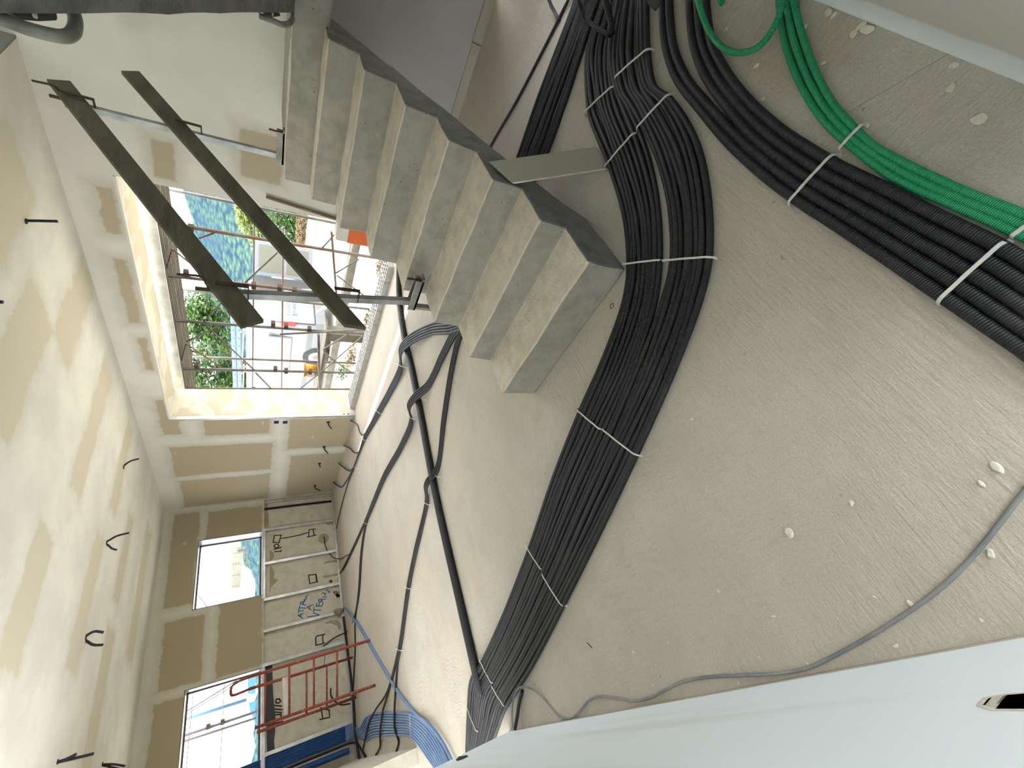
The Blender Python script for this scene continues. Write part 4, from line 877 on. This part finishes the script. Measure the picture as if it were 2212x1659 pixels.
bl = [(at(548, 478, 24), (.9, 1.1, .8)), (at(560, 520, 24), (.7, .9, .5)), (at(530, 450, 24), (.8, .9, .5))]
tree('yellow_tree', 'sunlit yellow-green tree at the edge of the yard', bl, 'leaf2', 900, .15, (24.5, bl[0][0].y, .9), 11)
bl = [(at(600, 470, 20), (.8, 2.4, 1.1)), (at(640, 520, 20), (.7, 1.8, .8)), (at(590, 420, 20), (.8, 1.8, 1.0)), (at(640, 440, 20), (.8, 1.6, .9))]
tree('green_hedge', 'green hedge of shrubs along the far side of the yard', bl, 'leaf', 1000, .12, (20.3, bl[0][0].y, .6), 17, 'hedge')
def shrub(name, label, px, X, rad, m, n, s, seed):
    c = PX(*px, X); bm = B(); leaves(bm, (c.x, c.y, GZ+rad[2]*.8), rad, n, s, seed); tag(link(name, bm, M[m]), label, 'shrub', 'trees and shrubs outside')
shrub('dry_bank', 'dry brown weeds below the far hedge', (672, 470), 19, (.5, 3.0, .25), 'dry', 1800, .07, 5)
shrub('weed_clump', 'fresh green weeds by the left side of the opening', (738, 800), 6.9, (.15, .35, .16), 'leaf', 260, .035, 6)
shrub('weed_clump', 'dry brown weeds beside the green ones by the opening', (750, 770), 6.6, (.2, .6, .10), 'dry', 420, .03, 8)
shrub('weed_clump', 'dry brown grass tuft outside the middle of the threshold', (775, 690), 6.1, (.10, .30, .08), 'dry', 300, .025, 9)
shrub('weed_clump', 'dry brown grass tuft outside the stair end of the threshold', (818, 570), 6.0, (.18, .28, .10), 'dry', 420, .025, 10)
# hillside
bm = B(); nu, nv = 150, 40; rows = []; rnd = random.Random(2)
import mathutils
for j in range(nv+1):
    row = []
    for i in range(nu+1):
        az = math.radians(-55+165*i/nu); e = math.radians(2.6+4.6*max(0, min(1, (math.degrees(az)-28)/32)) - 2.5*max(0, min(1, (24-math.degrees(az))/8)))
        f = j/nv; R = 120+90*f; top = 210*math.tan(e); zz = GZ-4+(top+4)*f
        nz = mathutils.noise.noise(V((math.sin(az)*R*.18, math.cos(az)*R*.18, zz*.18)))*2.2+mathutils.noise.noise(V((math.sin(az)*R*.5, math.cos(az)*R*.5, zz*.5)))*.9
        row.append(bm.verts.new((math.sin(az)*(R+nz*2), math.cos(az)*(R+nz*2), zz+nz)))
    rows.append(row)
for j in range(nv):
    for i in range(nu): bm.faces.new((rows[j][i], rows[j][i+1], rows[j+1][i+1], rows[j+1][i])).smooth = False
struct('hillside', bm, M['hill'])
# outside the far windows: scaffold tubes, netting and a stack of perforated deck boards
s2 = root('scaffold', 'scaffold tubes seen through the left-hand window', 'scaffold', (1, 10.6, GZ))
def p2(nm, a, b, r, m='farpole', Y=10.6): link(nm, tube(B(), [PY(*a, Y), PY(*b, Y)], r, 8), M[m], s2)
def zw(x, y): return (360+x*.144, 1420+y*.144)
p2('standard', zw(250, 1180), zw(1360, 810), .022); p2('standard', zw(250, 1265), zw(1340, 910), .018); p2('brace', zw(300, 810), zw(1060, 340), .011); p2('brace', zw(300, 850), zw(1090, 370), .008)
p2('ledger', zw(865, 380), zw(800, 1700), .007, 'rustpole'); p2('ledger', zw(400, 520), zw(290, 1700), .007, 'rustpole')
for p in (zw(625, 1040), zw(840, 970)):
    c = PY(*p, 10.6); link('coupler', box(B(), c.x-.04, c.x+.04, 10.56, 10.64, c.z-.03, c.z+.03), M['rust'], s2)
tag(link('blue_pole', tube(B(), [PY(*zw(270, 930), 11), PY(*zw(1200, 635), 11)], .03, 10), M['bluepipe']), 'pale blue pole leaning outside the left-hand window', 'pole')
for k, q4 in enumerate(([(1215, 310), (1340, 290), (1335, 540), (1215, 550)], [(1230, 680), (1335, 640), (1325, 800), (1335, 1010), (1250, 800)])):
    tag(link('blue_netting', prism(B(), [PY(*zw(*p), 11.4) for p in q4], (0, .02, 0)), M['cloth']), 'scrap of pale blue netting outside the left-hand window, %s piece' % ('right', 'left')[k], 'netting', 'netting scraps')
def zv(x, y): return (400+x*.12056, 1130+y*.12056)
t = root('perforated_deck_stack', 'stack of perforated metal deck boards outside the right-hand window', 'deck boards', (4, 11.2, 1.9))
link('board', prism(B(), [PY(*zv(*p), 11.2) for p in ((835, 400), (1000, 400), (1040, 480), (985, 1160), (830, 1180), (820, 900))], (0, .3, 0)), M['pale'], t)
bm = B()
for r_ in ((870, 540, 1), (862, 735, 1), (855, 935, 1), (848, 1135, 1)):
    for k in range(3):
        c = PY(*zv(r_[0]+k*48, r_[1]-k*8), 11.195); cyl(bm, (c.x, 11.19, c.z), (c.x, 11.2, c.z), .010, 8)
link('perforation', bm, M['bumper'], t)
link('edge_rail', prism(B(), [PY(*zv(*p), 11.15) for p in ((1090, 480), (1120, 440), (1115, 780), (1090, 800))], (0, .1, 0)), M['greypole'], t)
link('end_bracket', prism(B(), [PY(*zv(*p), 11.15) for p in ((940, 450), (1080, 410), (1090, 450), (940, 490))], (0, .05, 0)), M['bumper'], t)
p2('brace', zv(235, 1295), zv(390, 1500), .008)
